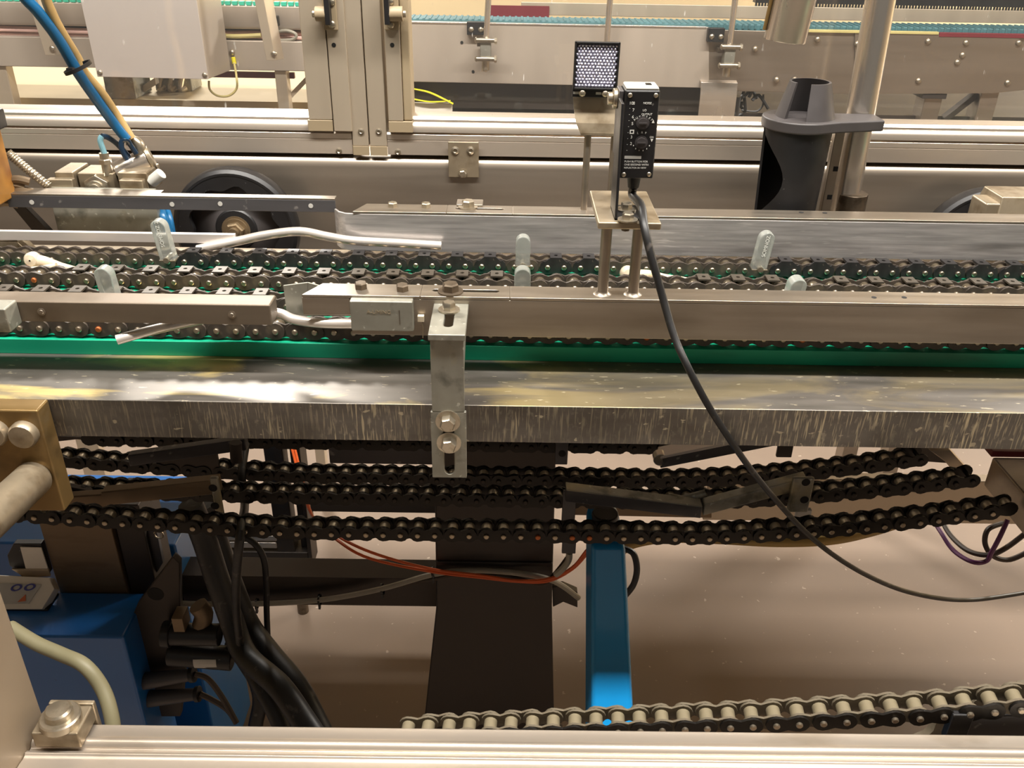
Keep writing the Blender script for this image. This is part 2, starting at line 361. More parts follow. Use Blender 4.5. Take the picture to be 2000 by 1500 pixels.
def link_meshes(cm, tm):
    d = {}
    ou = outline(.0089, .0062); inn = outline(.0089, .0062)
    b = B(); b.py(ou, .0089, .0112); b.mi = 1 if cm is M['chain_dust'] else 0; b.py(ou, -.0112, -.0089); d['outer'] = b.mesh('outer_link', [cm, tm])
    b = B(); b.py(inn, -.0086, -.0064); b.py(inn, .0064, .0086); d['inner'] = b.mesh('inner_link', [cm, tm])
    b = B(); b.py(ou, .0089, .0112); b.mi = 1; b.py(outline(.0089, .0062, .0112), -.0112, -.0089); tabplate(b, -.0112, .0055, .0098, .0118); d['near'] = b.mesh('outer_link', [cm, tm])
    b = B(); b.py(ou, -.0112, -.0089); b.mi = 1; b.py(outline(.0089, .0062, .0100), .0089, .0112); tabplate(b, -.0060, .0112, .0090, .0108); d['far'] = b.mesh('outer_link', [cm, tm])
    return d
def roller_mesh(m):
    b = B(); b.cyl((0, -.0063, 0), (0, .0063, 0), .0060, n=16); return b.mesh('roller', m)
def pin_mesh(m):
    b = B()
    for s in (-1, 1): b.lathe([(.0030, 0), (.0030, .0016), (.0022, .0024), (.0001, .0024)], (0, s*.0110, 0), (0, s, 0), 12)
    b.cyl((0, -.011, 0), (0, .011, 0), .0024, n=8); return b.mesh('pin', m)
LM = dict(up=link_meshes(M['chain'], M['chain_tab']), worn=link_meshes(M['chain'], M['tab_worn']), low=link_meshes(M['chain_low'], M['chain_low']), dust=link_meshes(M['chain_dust'], M['chain_low']))
RM = dict(up=roller_mesh(M['roller']), low=roller_mesh(M['roller_low']), dust=roller_mesh(M['roller_dust'])); RM['worn'] = RM['up']
PM = dict(up=pin_mesh(M['pin']), low=pin_mesh(M['pin'])); PM['dust'] = PM['low']; PM['lowest'] = pin_mesh(M['pin_dark']); LM['lowest'] = LM['low']; RM['lowest'] = RM['low']; PM['worn'] = PM['up']; COP = pin_mesh(M['copper'])
def chain(label, path, x_ref, x0, x1, style, tabs=None, tabtype='near', flip=False, coppers=()):
    """path(x) -> point on the pitch line; x_ref = the middle of one outer link"""
    y, z = path(x0)[1:]
    root = thing('roller_chain', label, 'chain', (x0, y, z), 'conveyor chains')
    k0 = math.floor((x0-x_ref)/P_); k1 = math.ceil((x1-x_ref)/P_)
    for k in range(k0, k1):
        xc = x_ref+k*P_; c = Vector(path(xc)); d = Vector(path(xc+.004))-Vector(path(xc-.004))
        ang = -math.atan2(d.z, d.x); yaw = math.atan2(d.y, d.x)
        outer = k % 2 == 0; ty = 'inner'
        if outer: ty = tabtype if (tabs and any(a <= xc <= b_ for a, b_ in tabs)) else 'outer'
        o = bpy.data.objects.new('outer_link' if outer else 'inner_link', LM[style][ty]); COL.objects.link(o); o.parent = root
        o.location = c-root.location; o.rotation_euler = ((math.pi if flip else 0), ang, yaw)
        for s in (-1, 1):
            if outer: q = bpy.data.objects.new('pin', COP if any(abs(xc+s*P_/2-cx) < P_*.55 for cx in coppers) else PM[style])
            else: q = bpy.data.objects.new('roller', RM[style])
            COL.objects.link(q); q.parent = o; q.location = (s*P_/2, 0, 0)
    return root
def X(px, py, Yp): return PY(px, py, Yp).x
def rng_(lst, py, Yp): return [(X(a, py, Yp), X(b, py, Yp)) for a, b in lst]
nearY = lambda k: CY[k]-.0112
chain('upper roller chain at the back, beside the scratched rear guide rail', lambda x: (x, CY['A'], ZC), (X(361, 513, nearY('A'))+X(393, 514, nearY('A')))/2, -.86, .86, 'up', rng_([(340, 960), (1060, 1165), (1515, 2100)], 515, .97), 'near')
chain('upper roller chain second from the back, with holed tabs on its far side', lambda x: (x, CY['B'], ZC), (X(340, 553, nearY('B'))+X(375, 554, nearY('B')))/2, -.84, .84, 'worn', rng_([(120, 1010), (1350, 1485), (1512, 1560), (1620, 2100)], 553, .907), 'far', coppers=[X(66, 546, nearY('B'))])
chain('upper roller chain third from the back, its holed tabs showing above the dull front bar', lambda x: (x, CY['C'], ZC), PZ(295, 567, 1.0159).x, -.82, .82, 'worn', [(-.9, .9)], 'far')
chain('upper roller chain nearest the front, running along the green strip under the guide rail', lambda x: (x, CY['D'], ZC), (X(346.7, 648, nearY('D'))+X(385, 648, nearY('D')))/2, -.80, .80, 'up', None, 'near', coppers=[X(195, 644, nearY('D')), X(1260, 663, nearY('D')), X(1564, 667, nearY('D'))])
# return runs: sag in the middle, climb to the right
def sag(yy, right, left, drop=0.):
    def f(x):
        r = max(0, x-.20)/.33; l = max(0, -.22-x)/.33
        return (x, yy, ZR-drop+right*r**1.6+left*l**1.3)
    return f
xr = (X(680, 1035, nearY('D'))+X(714, 1035, nearY('D')))/2
chain('lower return chain at the front, black with oil, passing over the blue leg', sag(CY['D'], .040, .020), xr, -.60, .56, 'low', [(-.7, .7)], 'near', True, coppers=[X(1065, 1036, nearY('D')), X(1112, 1036, nearY('D')), X(1150, 1036, nearY('D'))])
chain('lower return chain second from the front, with bright rollers, crossing behind the bent guide bars', sag(CY['C'], .036, .006, -.003), xr+.006, -.56, .535, 'lowest', [(-.7, .7)], 'near', True)
chain('lower return chain third from the front, bright rollers showing below the slotted clamp strap', sag(CY['B'], .044, .020, .011), xr+.012, -.58, .51, 'lowest', [(-.7, .7)], 'near', True)
chain('hindmost lower return chain, just peeping out under the worn steel deck', sag(CY['A'], .030, .0), xr-.004, -.52, .30, 'lowest', [(-.7, .7)], 'near', True)
# dusty chain down at the front right
fa, fb = PY(1010, 1412, .545), PY(2000, 1362, .52)
pts_ = [PY(1010, 1418, .560), PY(1250, 1408, .552), PY(1500, 1398, .543), PY(1800, 1382, .532), PY(2030, 1362, .524)]
def front_path(x):
    for a, b_ in zip(pts_, pts_[1:]):
        if x <= b_.x or b_ is pts_[-1]:
            t = (x-a.x)/(b_.x-a.x); q = a.lerp(b_, t); return (x, q.y, q.z)
chain('dusty drive chain low at the front right, caked in tan dust, behind the aluminium rail', front_path, PY(1722, 1395, .53).x, fa.x-.09, fb.x+.02, 'dust')

# ================================================================ conveyor bed
ZT = .98; YF = .6923; YR = .754
b = B(); b.px([(YF, .9413), (YF+.002, .9413), (YF+.002, .978), (1.035, .978), (1.035, .98), (YF+.0006, .98), (YF, .9794)], -1.05, 1.05)
solo(b, 'deck_plate', M['deck'], 'worn stainless deck plate with a scratched front lip, below the green strip', 'deck plate', .0008)
for k, lab in (('A', 'green plastic wear strip under the hindmost upper chain'), ('B', 'green plastic wear strip under the second upper chain from the back'), ('C', 'green plastic wear strip under the third upper chain, its edge hidden by the front bar'), ('D', 'wide open green wear strip along the front, above the worn deck')):
    y0 = dict(D=.781, A=CY['A']-.021).get(k, CY[k]-.0125)
    solo(B().box(-1.05, 1.05, y0, CY[k]+.0125, ZT, .9958), 'wear_strip', M['green'], lab, 'wear strip', .0006, 'green wear strips')
b = B(); b.box(-1.05, 1.05, 1.0, 1.033, ZT, 1.0005)
solo(b, 'support_bar', M['frame'], 'pale support bar lying behind the hindmost chain under the rear rail', 'support bar', .001)
# front guide rail: an angle section
ZRT, YB = 1.0589, .7822
xl, xe = PZ(590, 572, ZRT).x, 1.05
def bolts(root, pts, m, r=.0062, h=.005, wr=0, name='bolt'):
    for i, (p, ax) in enumerate(pts): part(B().hexhead(p, ax, r, h, wr, .0014, .25+i), name, m, root)
fr_ = thing('guide_rail', 'front stainless guide rail with slot and bolts, running to the right edge', 'guide rail', (xl, YR, 1.019))
sx = PZ(940, 567, ZRT).x
b = B(); xb = PZ(632, 549, ZRT).x
xs0 = PZ(845, 563, ZRT).x; xs1 = PZ(975, 567, ZRT).x; cx_ = (xs0+xs1)/2; hw = (xs1-xs0)/2
b.pz([(xl, YR), (cx_-hw-.01, YR), (cx_-hw-.01, YB), (xb, YB)], ZRT-.003, ZRT)
b.slotplate(V(cx_, (YR+YB)/2, ZRT-.003), (1, 0, 0), (0, 1, 0), hw+.01, (YB-YR)/2, hw, .0026, (0, .001), (0, 0, .003))
b.box(cx_+hw+.01, xe, YR, YB, ZRT-.003, ZRT)
xf = PY(684, 600, YR).x; b.box(xf, xe, YR, YR+.003, 1.019, ZRT-.003); b.box(xl, xf, YR, YR+.003, PY(640, 616, YR).z, ZRT-.003)
part(b, 'rail_angle', M['rail'], fr_, .0007)
bolts(fr_, [(PZ(705, 563, ZRT), (0, 0, 1)), (PZ(786, 567, ZRT), (0, 0, 1))], M['bolt_dark'], .0060, .0062)
bolts(fr_, [(PZ(880, 570, ZRT), (0, 0, 1))], M['bolt_dark'], .0078, .0075, .0118)
b = B()
for px_, py_ in ((1707, 581), (1766, 581)): b.lathe([(.0024, 0), (.0024, .0003), (.0001, .0003)], PZ(px_, py_, ZRT), (0, 0, 1), 12)
part(b, 'bolt_hole', M['hole'], fr_)
# flared lead-in strip at its left end
yw_ = YR-.0
a = [PY(553, 558, .778), PY(600, 549, .781), PY(684, 580, .7515), PY(684, 617, .7515), PY(560, 622, .768)]
b = B(); p = [PY(553, 558, .785), PY(601, 552, .7795), PY(601, 618, .7795), PY(561, 622, .784)]
b.prism(p, (0, .002, 0)); b.prism([PY(601, 552, .7795), PY(690, 575, .7735), PY(690, 618, .7735), PY(601, 618, .7795)], (0, .002, 0))
part(b, 'lead_in_plate', M['galv'], fr_, .0004)
# clamping block with the rod
y_ = YR-.010; q0, q1 = PY(682, 588, y_), PY(808, 648, y_)
bk = thing('clamp_block', 'silver clamp block with faint etched marks on the front guide rail', 'clamp block', ((q0.x+q1.x)/2, y_, q1.z))
part(B().box(q0.x, q1.x, y_, YR-.0005, q1.z, q0.z), 'block_body', M['galv'], bk, .0012)
e0 = PY(716, 612, y_-.0002); b = B()
text('A-LIMING', 'etched_lettering', M['frame_dark'], bk, e0, (1, 0, -.012), (0, 0, 1), .0052)
b = B(); e1 = PY(779, 606, y_-.0001); b.box(e1.x, e1.x+.0006, y_-.0002, y_+.0005, e1.z-.014, e1.z); part(b, 'scribed_line', M['bolt_dark'], bk)
yrd = .7465
b = B(); b.tube([PY(228, 664, .742), PY(285, 648, .753), PY(340, 635, .768), PY(420, 619, .7735), PY(500, 609, .7735), PY(545, 612, .772), PY(575, 624, .766), PY(630, 631, .758), PY(690, 632, .7505)], .0048, 14)
solo(b, 'side_rod', M['rod_steel'], 'bent bright steel rod emerging under the dull front bar, over the green strip', 'rod')
# spring clip beside the block
yc_ = YR-.004; b = B(); c0 = PY(822, 622, yc_)
b.box(c0.x-.003, c0.x+.003, yc_-.002, yc_+.003, c0.z-.003, c0.z+.003)
cl = thing('wire_clip', 'tiny white wire clip between the etched block and the slotted clamp', 'clip', c0)
part(b, 'clip_body', M['white_part'], cl, .0005)
part(B().tube([c0+V(.001, -.001, -.003), c0+V(.002, -.002, -.008), PY(826, 660, yc_-.004)], .0006, 6), 'clip_wire', M['pin'], cl)
# dull front bar at the left
ybar = .7415; b0, b1 = PY(527, 596, ybar), PY(527, 636, ybar)
br = thing('guide_bar', 'dull brown square guide bar at left front, in front of the chain tabs', 'guide bar', (b1.x, ybar, b1.z))
part(B().box(-1.0, b0.x, ybar, ybar+.024, b1.z, b0.z), 'bar_body', M['dull_bar'], br, .0015)
for px_, py_ in ((81, 609), (453, 615)):
    b = B(); b.lathe([(.0036, 0), (.0036, .0004), (.0022, .0004), (.0016, .0010), (.0001, .0010)], PY(px_, py_, ybar), (0, -1, 0), 14); part(b, 'rivet', M['rail'], br)
q0, q1 = PY(-40, 603, ybar-.022), PY(22, 650, ybar-.022)
solo(B().box(q0.x, q1.x, ybar-.022, ybar-.0005, q1.z, q0.z), 'bar_holder', M['galv'], 'tan holder block at the left edge gripping the dull front bar', 'block', .0015)
# slotted clamp bracket
ZB = 1.0525; yf_ = YF-.004
X0, X1 = PY(836, 660, yf_).x, PY(909, 660, yf_).x; xm = (X0+X1)/2; hw = (X1-X0)/2
cb = thing('clamp_bracket', 'grey slotted clamp bracket bolted over the deck lip, centre of the conveyor', 'bracket', (xm, yf_, .904))
b = B(); b.slotplate(V(xm, (yf_-.002+.7535)/2, ZB-.006), (1, 0, 0), (0, 1, 0), hw, (.7535-yf_+.002)/2, .0042, .020, (0, .003), (0, 0, .006))
part(b, 'top_plate', M['galv'], cb, .0009)
zb0 = PY(880, 933, yf_).z
b = B(); zc_ = .938; b.slotplate(V(xm, yf_, (zb0+.975)/2), (1, 0, 0), (0, 0, 1), hw, (.975-zb0)/2, .0046, .026, (0, -.006), (0, .004, 0))
b.px([(yf_, .975), (yf_+.004, .975), (yf_+.0065, ZB-.006), (yf_, ZB-.006)], X0+.0015, X1-.0015)
b.px([(yf_+.0065, ZB-.006), (yf_+.0035, 1.01), (.7535, 1.05), (.7535, ZB-.006)], X1-.006, X1-.0015)
part(b, 'strap', M['galv'], cb, .0006)
bolts(cb, [(PZ(877, 606, ZB), (0, 0, 1))], M['bolt'], .0062, .0072, .0098)
bolts(cb, [(PY(875, 822, yf_), (0, -1, 0)), (PY(877, 864, yf_), (0, -1, 0))], M['bolt'], .0072, .0078, .0112)

# rear guide rail
YRR = 1.0005; zt_, zb_ = 1.0592, 1.0108
rr = thing('guide_rail', 'rear guide rail with scratched bluish steel face and a curled left end', 'guide rail', (0, YRR, zb_))
b = B(); x0 = PZ(716, 397, zt_).x; ybk = 1.031
xs0, xs1 = PZ(890, 407, zt_).x, PZ(984, 409, zt_).x; cx_ = (xs0+xs1)/2; hw = (xs1-xs0)/2
b.pz([(x0-.012, YRR), (cx_-hw-.01, YRR), (cx_-hw-.01, ybk), (x0, ybk)], zt_-.003, zt_)
b.slotplate(V(cx_, (YRR+ybk)/2, zt_-.003), (1, 0, 0), (0, 1, 0), hw+.01, (ybk-YRR)/2, hw, .0026, (0, .002), (0, 0, .003))
b.box(cx_+hw+.01, 1.05, YRR, ybk, zt_-.003, zt_)
part(b, 'top_flange', M['rail'], rr, .0007)
b = B(); xa = PY(655, 430, YRR).x; xk = PY(700, 430, YRR).x
prof = [(xa-.004, YRR+.018), (xa+.003, YRR+.007), (xa+.012, YRR+.0015), (xk+.004, YRR), (1.05, YRR), (1.05, YRR+.003), (xk+.004, YRR+.003), (xa+.012, YRR+.0045), (xa+.004, YRR+.010), (xa-.002, YRR+.020)]
b.pz(prof, zb_, zt_-.0032); part(b, 'face_plate', M['scuffed'], rr, .0006)
bolts(rr, [(PZ(767, 404, zt_), (0, 0, 1)), (PZ(832, 405, zt_), (0, 0, 1))], M['bolt'], .0058, .0058)
bolts(rr, [(PZ(914, 405, zt_), (0, 0, 1))], M['bolt'], .0075, .0075, .0115)
q0, q1 = PZ(893, 392, zt_+.001), PZ(944, 392, zt_+.001)
part(B().box(q0.x, q1.x, ybk-.006, ybk+.016, zt_, zt_+.0025), 'bolt_tab', M['rail'], rr, .0008)
b = B()
for px_, py_ in ((1565, 415), (1611, 416)): b.lathe([(.0028, 0), (.0028, .0003), (.0001, .0003)], PZ(px_, py_, zt_), (0, 0, 1), 12)
part(b, 'bolt_hole', M['hole'], rr)
# dark angle guide at the rear left, with its backing plate
yd = 1.026; q0, q1 = PY(40, 388, yd), PY(656, 415, yd); zt2 = PY(656, 388, yd).z; zb2 = q1.z
dg = thing('guide_angle', 'dark grey painted angle guide at rear left, speckled near its right end', 'guide angle', (q0.x, yd, zb2))
xL = PY(15, 395, yd).x
b = B(); b.box(xL, q1.x, yd, yd+.003, zb2, zt2-.0022); part(b, 'angle_face', M['guide_dark'], dg, .0006)
b = B(); xm_ = PY(318, 372, yd+.02).x; b.pz([(xL, yd), (q1.x, yd), (q1.x, yd+.012), (xm_, yd+.012), (xm_, yd+.024), (PY(30, 372, yd+.03).x, yd+.024)], zt2-.002, zt2); part(b, 'top_flange', M['rail'], dg, .0005)
b = B()
for px_, py_ in ((62, 395), (336, 399), (430, 398), (607, 402)): b.lathe([(.0028, 0), (.0028, .0004), (.0001, .0004)], PY(px_, py_, yd), (0, -1, 0), 12)
part(b, 'screw_hole', M['label_grey'], dg)
q0, q1 = PY(105, 418, yd+.034), PY(315, 458, yd+.034)
solo(B().box(q0.x, q1.x, yd+.034, yd+.044, q1.z-.01, zt2-.004), 'backing_plate', M['galv'], 'stained grey backing plate hanging behind the dark rear angle', 'plate', .001)
# flat bar plus bent rod
yfb = .9965; q0, q1 = PY(-30, 451, yfb), PY(460, 475, yfb)
fb_ = thing('side_guide', 'bright flat bar ending in a wavy steel rod, rear left above the chains', 'guide rod', (q0.x, yfb, q1.z))
zt3 = PY(300, 456, yfb).z; zb3 = PY(300, 474, yfb).z
part(B().box(q0.x, q1.x, yfb, yfb+.006, zb3, zt3), 'flat_bar', M['pale_bar'], fb_, .0006)
b = B(); b.tube([PY(386, 487, yfb-.003), PY(430, 478, yfb-.003), PY(468, 470, yfb-.002), PY(520, 459, yfb-.003), PY(585, 452, yfb-.006), PY(640, 462, yfb-.006), PY(690, 470, yfb-.005), PY(780, 475, yfb-.005), PY(862, 480, yfb-.005)], .0052, 14)
part(b, 'bent_rod', M['rod_steel'], fb_)
# ================================================================ beam, handwheels
YBM = 1.2; zt_ = PY(1000, 312, YBM).z
prof = [(YBM, .93), (YBM, zt_-.014), (YBM+.002, zt_-.007), (YBM+.006, zt_-.002), (YBM+.013, zt_), (YBM+.06, zt_), (YBM+.06, .93)]
solo(B().px(prof, -1.6, 1.6).box(-.03, .74, 1.0352, 1.1999, .930, .933), 'cross_beam', M['satin'], 'satin steel box beam with rounded top edge, behind the handwheels', 'beam')  # flat plate added out of sight, blocks lamp light falling through the gap
def handwheel(hx, hy, label):
    c = PY(hx, hy, 1.145); R = .0825
    h = thing('handwheel', label, 'handwheel', c, 'black handwheels')
    ax = (0, -1, 0); n = 60
    def circ(r, y): return [V(c.x+r(2*math.pi*k/n)*math.cos(2*math.pi*k/n), y, c.z+r(2*math.pi*k/n)*math.sin(2*math.pi*k/n)) for k in range(n)]
    b = B(); ye = c.y
    b.ring(circ(lambda a: R-.006, ye-.012), circ(lambda a: .058+.0035*math.cos(9*a), ye-.012), (0, .010, 0))
    b.lathe([(R-.007, -.012), (R-.002, -.011), (R, -.007), (R, .004), (R-.001, .009), (R-.005, .0125), (R-.008, .0125)], c, ax, 60)
    part(b, 'rim', M['black'], h)
    b = B(); b.lathe([(R-.006, -.014), (.028, .004), (.028, .001), (R-.010, -.012), (R-.006, -.014)], c, ax, 48); part(b, 'web', M['charcoal'], h)
    b = B(); b.lathe([(.034, -.026), (.032, .000), (.026, .006), (.018, .007), (.018, -.026)], c, ax, 32); part(b, 'hub', M['black'], h)
    b = B(); b.cyl(c+V(0, -.004, 0), c+V(0, -.0075, 0), .019, n=28); b.hexhead(c+V(0, -.0075, 0), ax, .0125, .008, .016, .002); b.cyl(c+V(0, -.015, 0), c+V(0, -.024, 0), .007, n=16)
    part(b, 'hub_nut', M['bronze'], h)
    b = B(); s = c+V(-.058, -.012, .046); b.dome(s, ax, .0045, .0035); part(b, 'crank_socket', M['charcoal'], h)
    b = B(); b.cyl(c+V(0, .028, 0), V(c.x, YBM-.0005, c.z), .016); part(b, 'shaft', M['dark_steel'], h)
handwheel(464, 446, 'black handwheel on the beam at left, bronze hub nut showing under the dark angle')
handwheel(1908, 484, 'black handwheel at the right edge, half sunk behind the rear guide rail')

# ================================================================ guard fence: sills, frames, posts, hinges, panes
zs = PY(1000, 262, YBM+.003).z; zg = zt_+.0035
def sill(xa, xb, label, scr):
    s = thing('sill_rail', label, 'sill rail', ((xa+xb)/2, YBM+.003, zg))
    y0 = YBM+.003; gz = zg+(zs-zg)*.66
    prof = [(y0, zg), (y0, gz-.0006), (y0+.001, gz), (y0, gz+.0006), (y0, zs-.003), (y0+.002, zs-.0006), (y0+.006, zs), (y0+.05, zs), (y0+.05, zg)]
    part(B().px(prof, xa, xb), 'profile', M['alu'], s)
    for px_, py_ in scr:
        b = B(); q = PY(px_, py_, y0); b.lathe([(.0042, 0), (.0042, .0008), (.0024, .0016), (.0016, .0008), (.0001, .0008)], q, (0, -1, 0), 16); part(b, 'screw', M['bolt'], s)
    return s
xl, xr = PY(688, 280, YBM+.003).x, PY(757, 285, YBM+.003).x
sill(-1.6, xl, 'aluminium sill rail left of the twin posts, on the satin beam', [(662, 295)])
sill(xr, 1.6, 'aluminium sill rail right of the twin posts, carrying the little lock plate', [(777, 297)])
ZTOP = 1.95
def post(pa, pb, y, label):
    xa, xb = PY(pa, 290, YBM+.0012).x, PY(pb, 290, YBM+.0012).x
    p = thing('guard_post', label, 'post', ((xa+xb)/2, YBM+.0012, zg-.001), 'twin posts of the guard')
    part(B().box(xa+.0004, xb-.0004, YBM+.0005, YBM+.003, zg-.001, zg+.011), 'foot_cover', M['frame_dark'], p, .0004)
    part(B().box(xa+.0004, xb-.0004, YBM+.001, YBM+.03, zg+.011, ZTOP), 'post_body', M['frame'], p, .0012)
    b = B(); b.lathe([(.0042, 0), (.0042, .0008), (.0024, .0016), (.0016, .0006), (.0001, .0006)], PY((pa+pb)/2, y, YBM+.0009), (0, -1, 0), 16); part(b, 'rivet', M['bolt'], p)
post(689, 721.5, 257, 'left one of the twin beige posts between the guard windows')
post(722.5, 757, 257, 'right one of the twin beige posts between the guard windows')
zl = PY(1000, 229, YBM+.012).z
def guard(side, label):
    if side < 0: xa, xb = PY(604, 235, YBM).x, PY(687, 235, YBM).x; x0, x1 = -1.6, PY(608, 230, YBM+.004).x; sm = PY(651, 240, YBM).x
    else: xa, xb = PY(759, 235, YBM).x, PY(806, 240, YBM).x; x0, x1 = PY(806, 230, YBM+.004).x, 1.6; sm = None
    gd = thing('guard_window', label, 'guard window', ((x0+x1)/2, YBM+.002, zs))
    y0 = YBM+.002
    prof = [(y0, zs+.0005), (y0, zs+.007), (y0+.003, zs+.0115), (y0+.006, zs+.013), (y0+.006, zl-.004), (y0+.009, zl-.0005), (y0+.014, zl), (y0+.04, zl), (y0+.04, zs+.0005)]
    part(B().px(prof, x0, x1), 'bottom_rail', M['alu'], gd)
    zf = zs+.0155
    if side < 0:
        part(B().box(xa, sm-.0006, y0-.004, y0+.034, zf, ZTOP), 'stile', M['frame'], gd, .0012)
        part(B().box(sm+.0006, xb, y0-.004, y0+.034, zs+.0006, ZTOP), 'stile', M['frame'], gd, .0012)
        part(B().box(xa-.002, sm-.0006, y0-.0045, y0+.034, zs+.0006, zf-.0003), 'corner_block', M['frame_dark'], gd, .0008)
        h_ = PY(652, 88, y0-.004)
    else:
        part(B().box(xa, xb-.012, y0-.004, y0+.034, zf, ZTOP), 'stile', M['frame'], gd, .0012)
        part(B().box(xb-.0118, xb, y0-.0015, y0+.034, zf, ZTOP), 'stile', M['frame_dark'], gd, .002)
        part(B().box(xa, xb, y0-.0045, y0+.034, zs+.0006, zf-.0003), 'corner_block', M['frame_dark'], gd, .0008)
        h_ = PY(766, 88, y0-.004)
    b = B(); b.lathe([(.0028, 0), (.0028, .0003), (.0001, .0003)], h_, (0, -1, 0), 14); part(b, 'drilled_hole', M['hole'], gd)
    part(B().box(x0, x1, y0+.018, y0+.022, zl-.004, ZTOP), 'pane', M['glass'], gd)
    return gd
guard(-1, 'left guard window of clear scratched glass in a beige frame')
guard(1, 'right guard window of clear scratched glass in a beige frame')
def hinge(pts, cyl, scr, ymir, label):
    y0 = YBM-.0022
    hg = thing('hinge', label, 'hinge', PY(cyl[0], cyl[1], y0), 'olive door hinges')
    a, b_ = PY(pts[0], pts[3], y0), PY(pts[1], pts[3], y0); zb = a.z; z1 = PY(pts[0], -14, y0).z
    part(B().box(a.x, b_.x, y0-.004, y0-.0003, zb, z1), 'leaf', M['frame_dark'], hg, .001)
    c, e = PY(cyl[0], cyl[1], y0-.010), PY(cyl[2], cyl[1], y0-.010)
    part(B().cyl(c, e, .0088, n=24), 'barrel', M['frame_dark'], hg, .001)
    s = 1 if ymir else -1
    b = B(); tip = c if ymir < 0 else e; dirx = -1 if ymir < 0 else 1
    b.cyl(tip, tip+V(dirx*.004, 0, 0), .0042, n=14); part(b, 'pin_end', M['bolt'], hg, .0008)
    q = c if ymir > 0 else e
    part(B().box(q.x-.0032, q.x+.0032, y0-.019, y0-.0042, c.z-.012, c.z+.03), 'bushing', M['black'], hg, .001)
    for u, v in scr:
        b = B(); b.dome(PY(u, v, y0-.004), (0, -1, 0), .0048, .0026); part(b, 'screw', M['bolt'], hg)
hinge((634, 661, 0, 58), (616, 27, 641), [(648, 48), (647, 4)], -1, 'olive hinge on the frame left of the twin posts')
hinge((752, 781, 0, 58), (757, 27, 787), [(763, 48), (762, 4)], 1, 'olive hinge on the frame right of the twin posts')
lk = thing('lock_plate', 'small nickel lock plate with two screws and a bolt, hanging over the beam edge', 'plate', PY(904, 346, YBM-.0030))
q0, q1 = PY(875, 277, YBM-.0030), PY(935, 347, YBM-.0030)
part(B().box(q0.x, q1.x, YBM-.0035, YBM-.0005, q1.z, q0.z), 'plate_body', M['nickel'], lk, .0008)
for u, v in ((889, 294), (919, 294)):
    b = B(); b.lathe([(.0056, 0), (.0054, .001), (.003, .0022), (.002, .0008), (.0001, .0008)], PY(u, v, YBM-.0035), (0, -1, 0), 18); part(b, 'screw', M['bolt'], lk)
part(B().hexhead(PY(904, 339, YBM-.0035), (0, -1, 0), .0052, .004, .0062, .001), 'bolt', M['bolt'], lk)

# ================================================================ machine behind the glass
YC = 1.85
fc = thing('far_conveyor', 'stainless conveyor behind the right guard window, with a teal belt on top', 'conveyor', PY(1400, 240, YC))
def quad(u0, v0, u1, v1, u2, v2, u3, v3, Y, th=.004):   # four pixels on the plane Y, thickened
    b = B(); return b.prism([PY(u0, v0, Y), PY(u1, v1, Y), PY(u2, v2, Y), PY(u3, v3, Y)], (0, th, 0))
part(quad(720, 39, 1385, 53, 1385, 172, 720, 158, YC), 'side_panel', M['panel_steel'], fc, .001)
part(quad(1384, 58, 1672, 64, 1672, 184, 1384, 177, YC+.001), 'side_panel', M['satin'], fc, .001)
part(quad(1670, 64, 1985, 70, 2080, 168, 1940, 182, YC-.002).prism([PY(1670, 64, YC-.002), PY(1940, 182, YC-.002), PY(1670, 184, YC-.002)], (0, .004, 0)), 'side_panel', M['satin'], fc)
part(quad(1960, 70, 2300, 76, 2300, 150, 2010, 176, YC+.002), 'side_panel', M['satin'], fc, .001)
b = B(); e0, e1 = PY(720, 37, YC), PY(1380, 53, YC); b.box(e0.x, e1.x, YC-.001, YC+.02, e1.z-.003, e1.z+.001); part(b, 'edge_strip', M['bright'], fc, .0008)
b = B(); e0, e1 = PY(1578, 55, YC), PY(1833, 62, YC); b.box(e0.x, e1.x, YC-.004, YC+.006, e1.z-.005, e1.z); part(b, 'edge_strip', M['khaki'], fc, .0008)
b = B(); e0, e1 = PY(1834, 66, YC), PY(2100, 70, YC); b.box(e0.x, e1.x+.3, YC-.003, YC+.006, e1.z-.006, e1.z+.002); part(b, 'edge_strip', M['maroon'], fc, .0008)
zb = PY(1000, 43, YC+.02).z
b = B(); XS = PY(720, 40, YC+.03).x
b.box(XS, 1.6, YC+.012, YC+.075, zb-.02, zb+.004); part(b, 'belt', M['teal'], fc, .002)
b = B(); k = 0
while k < 150:
    x = XS+k*.012; b.box(x, x+.004, YC+.0105, YC+.076, zb-.004, zb+.0052); k += 1
part(b, 'belt_ribs', M['teal'], fc, kind='stuff')
b = B(); b.box(XS, 1.6, YC+.078, YC+.12, zb-.05, zb-.002); b.box(XS, 2.05, YC+.03, YC+.56, .985, 1.0); part(b, 'channel_with_shade_tray', M['dark_steel'], fc)  # second box is a wide tray added to cast shade on the floor
z0 = PY(1300, 34, YC+.125).z; z1 = PY(1300, 13, YC+.125).z
b = B(); b.box(.02, 1.6, YC+.125, YC+.131, z0, z1+.004); part(b, 'back_rail', M['frame'], fc, .001)
b = B(); b.box(PY(955, 10, YC).x, PY(1078, 10, YC).x, YC+.1202, YC+.1235, zb-.004, zb+.02); part(b, 'maroon_guard', M['maroon'], fc)
b = B()
zt3 = z1+.004
for i in range(170):
    x = .50+i*.0062; q = random.uniform(.014, .034); b.prism([V(x, YC+.126, zt3-.002), V(x+.005, YC+.126, zt3-.002), V(x+.0025+random.uniform(-.002, .002), YC+.128, zt3+.005+q)], (0, .002, 0))
b.box(.5, 1.6, YC+.126, YC+.15, zt3+.006, zt3+.10); part(b, 'brush', M['black'], fc, kind='stuff')
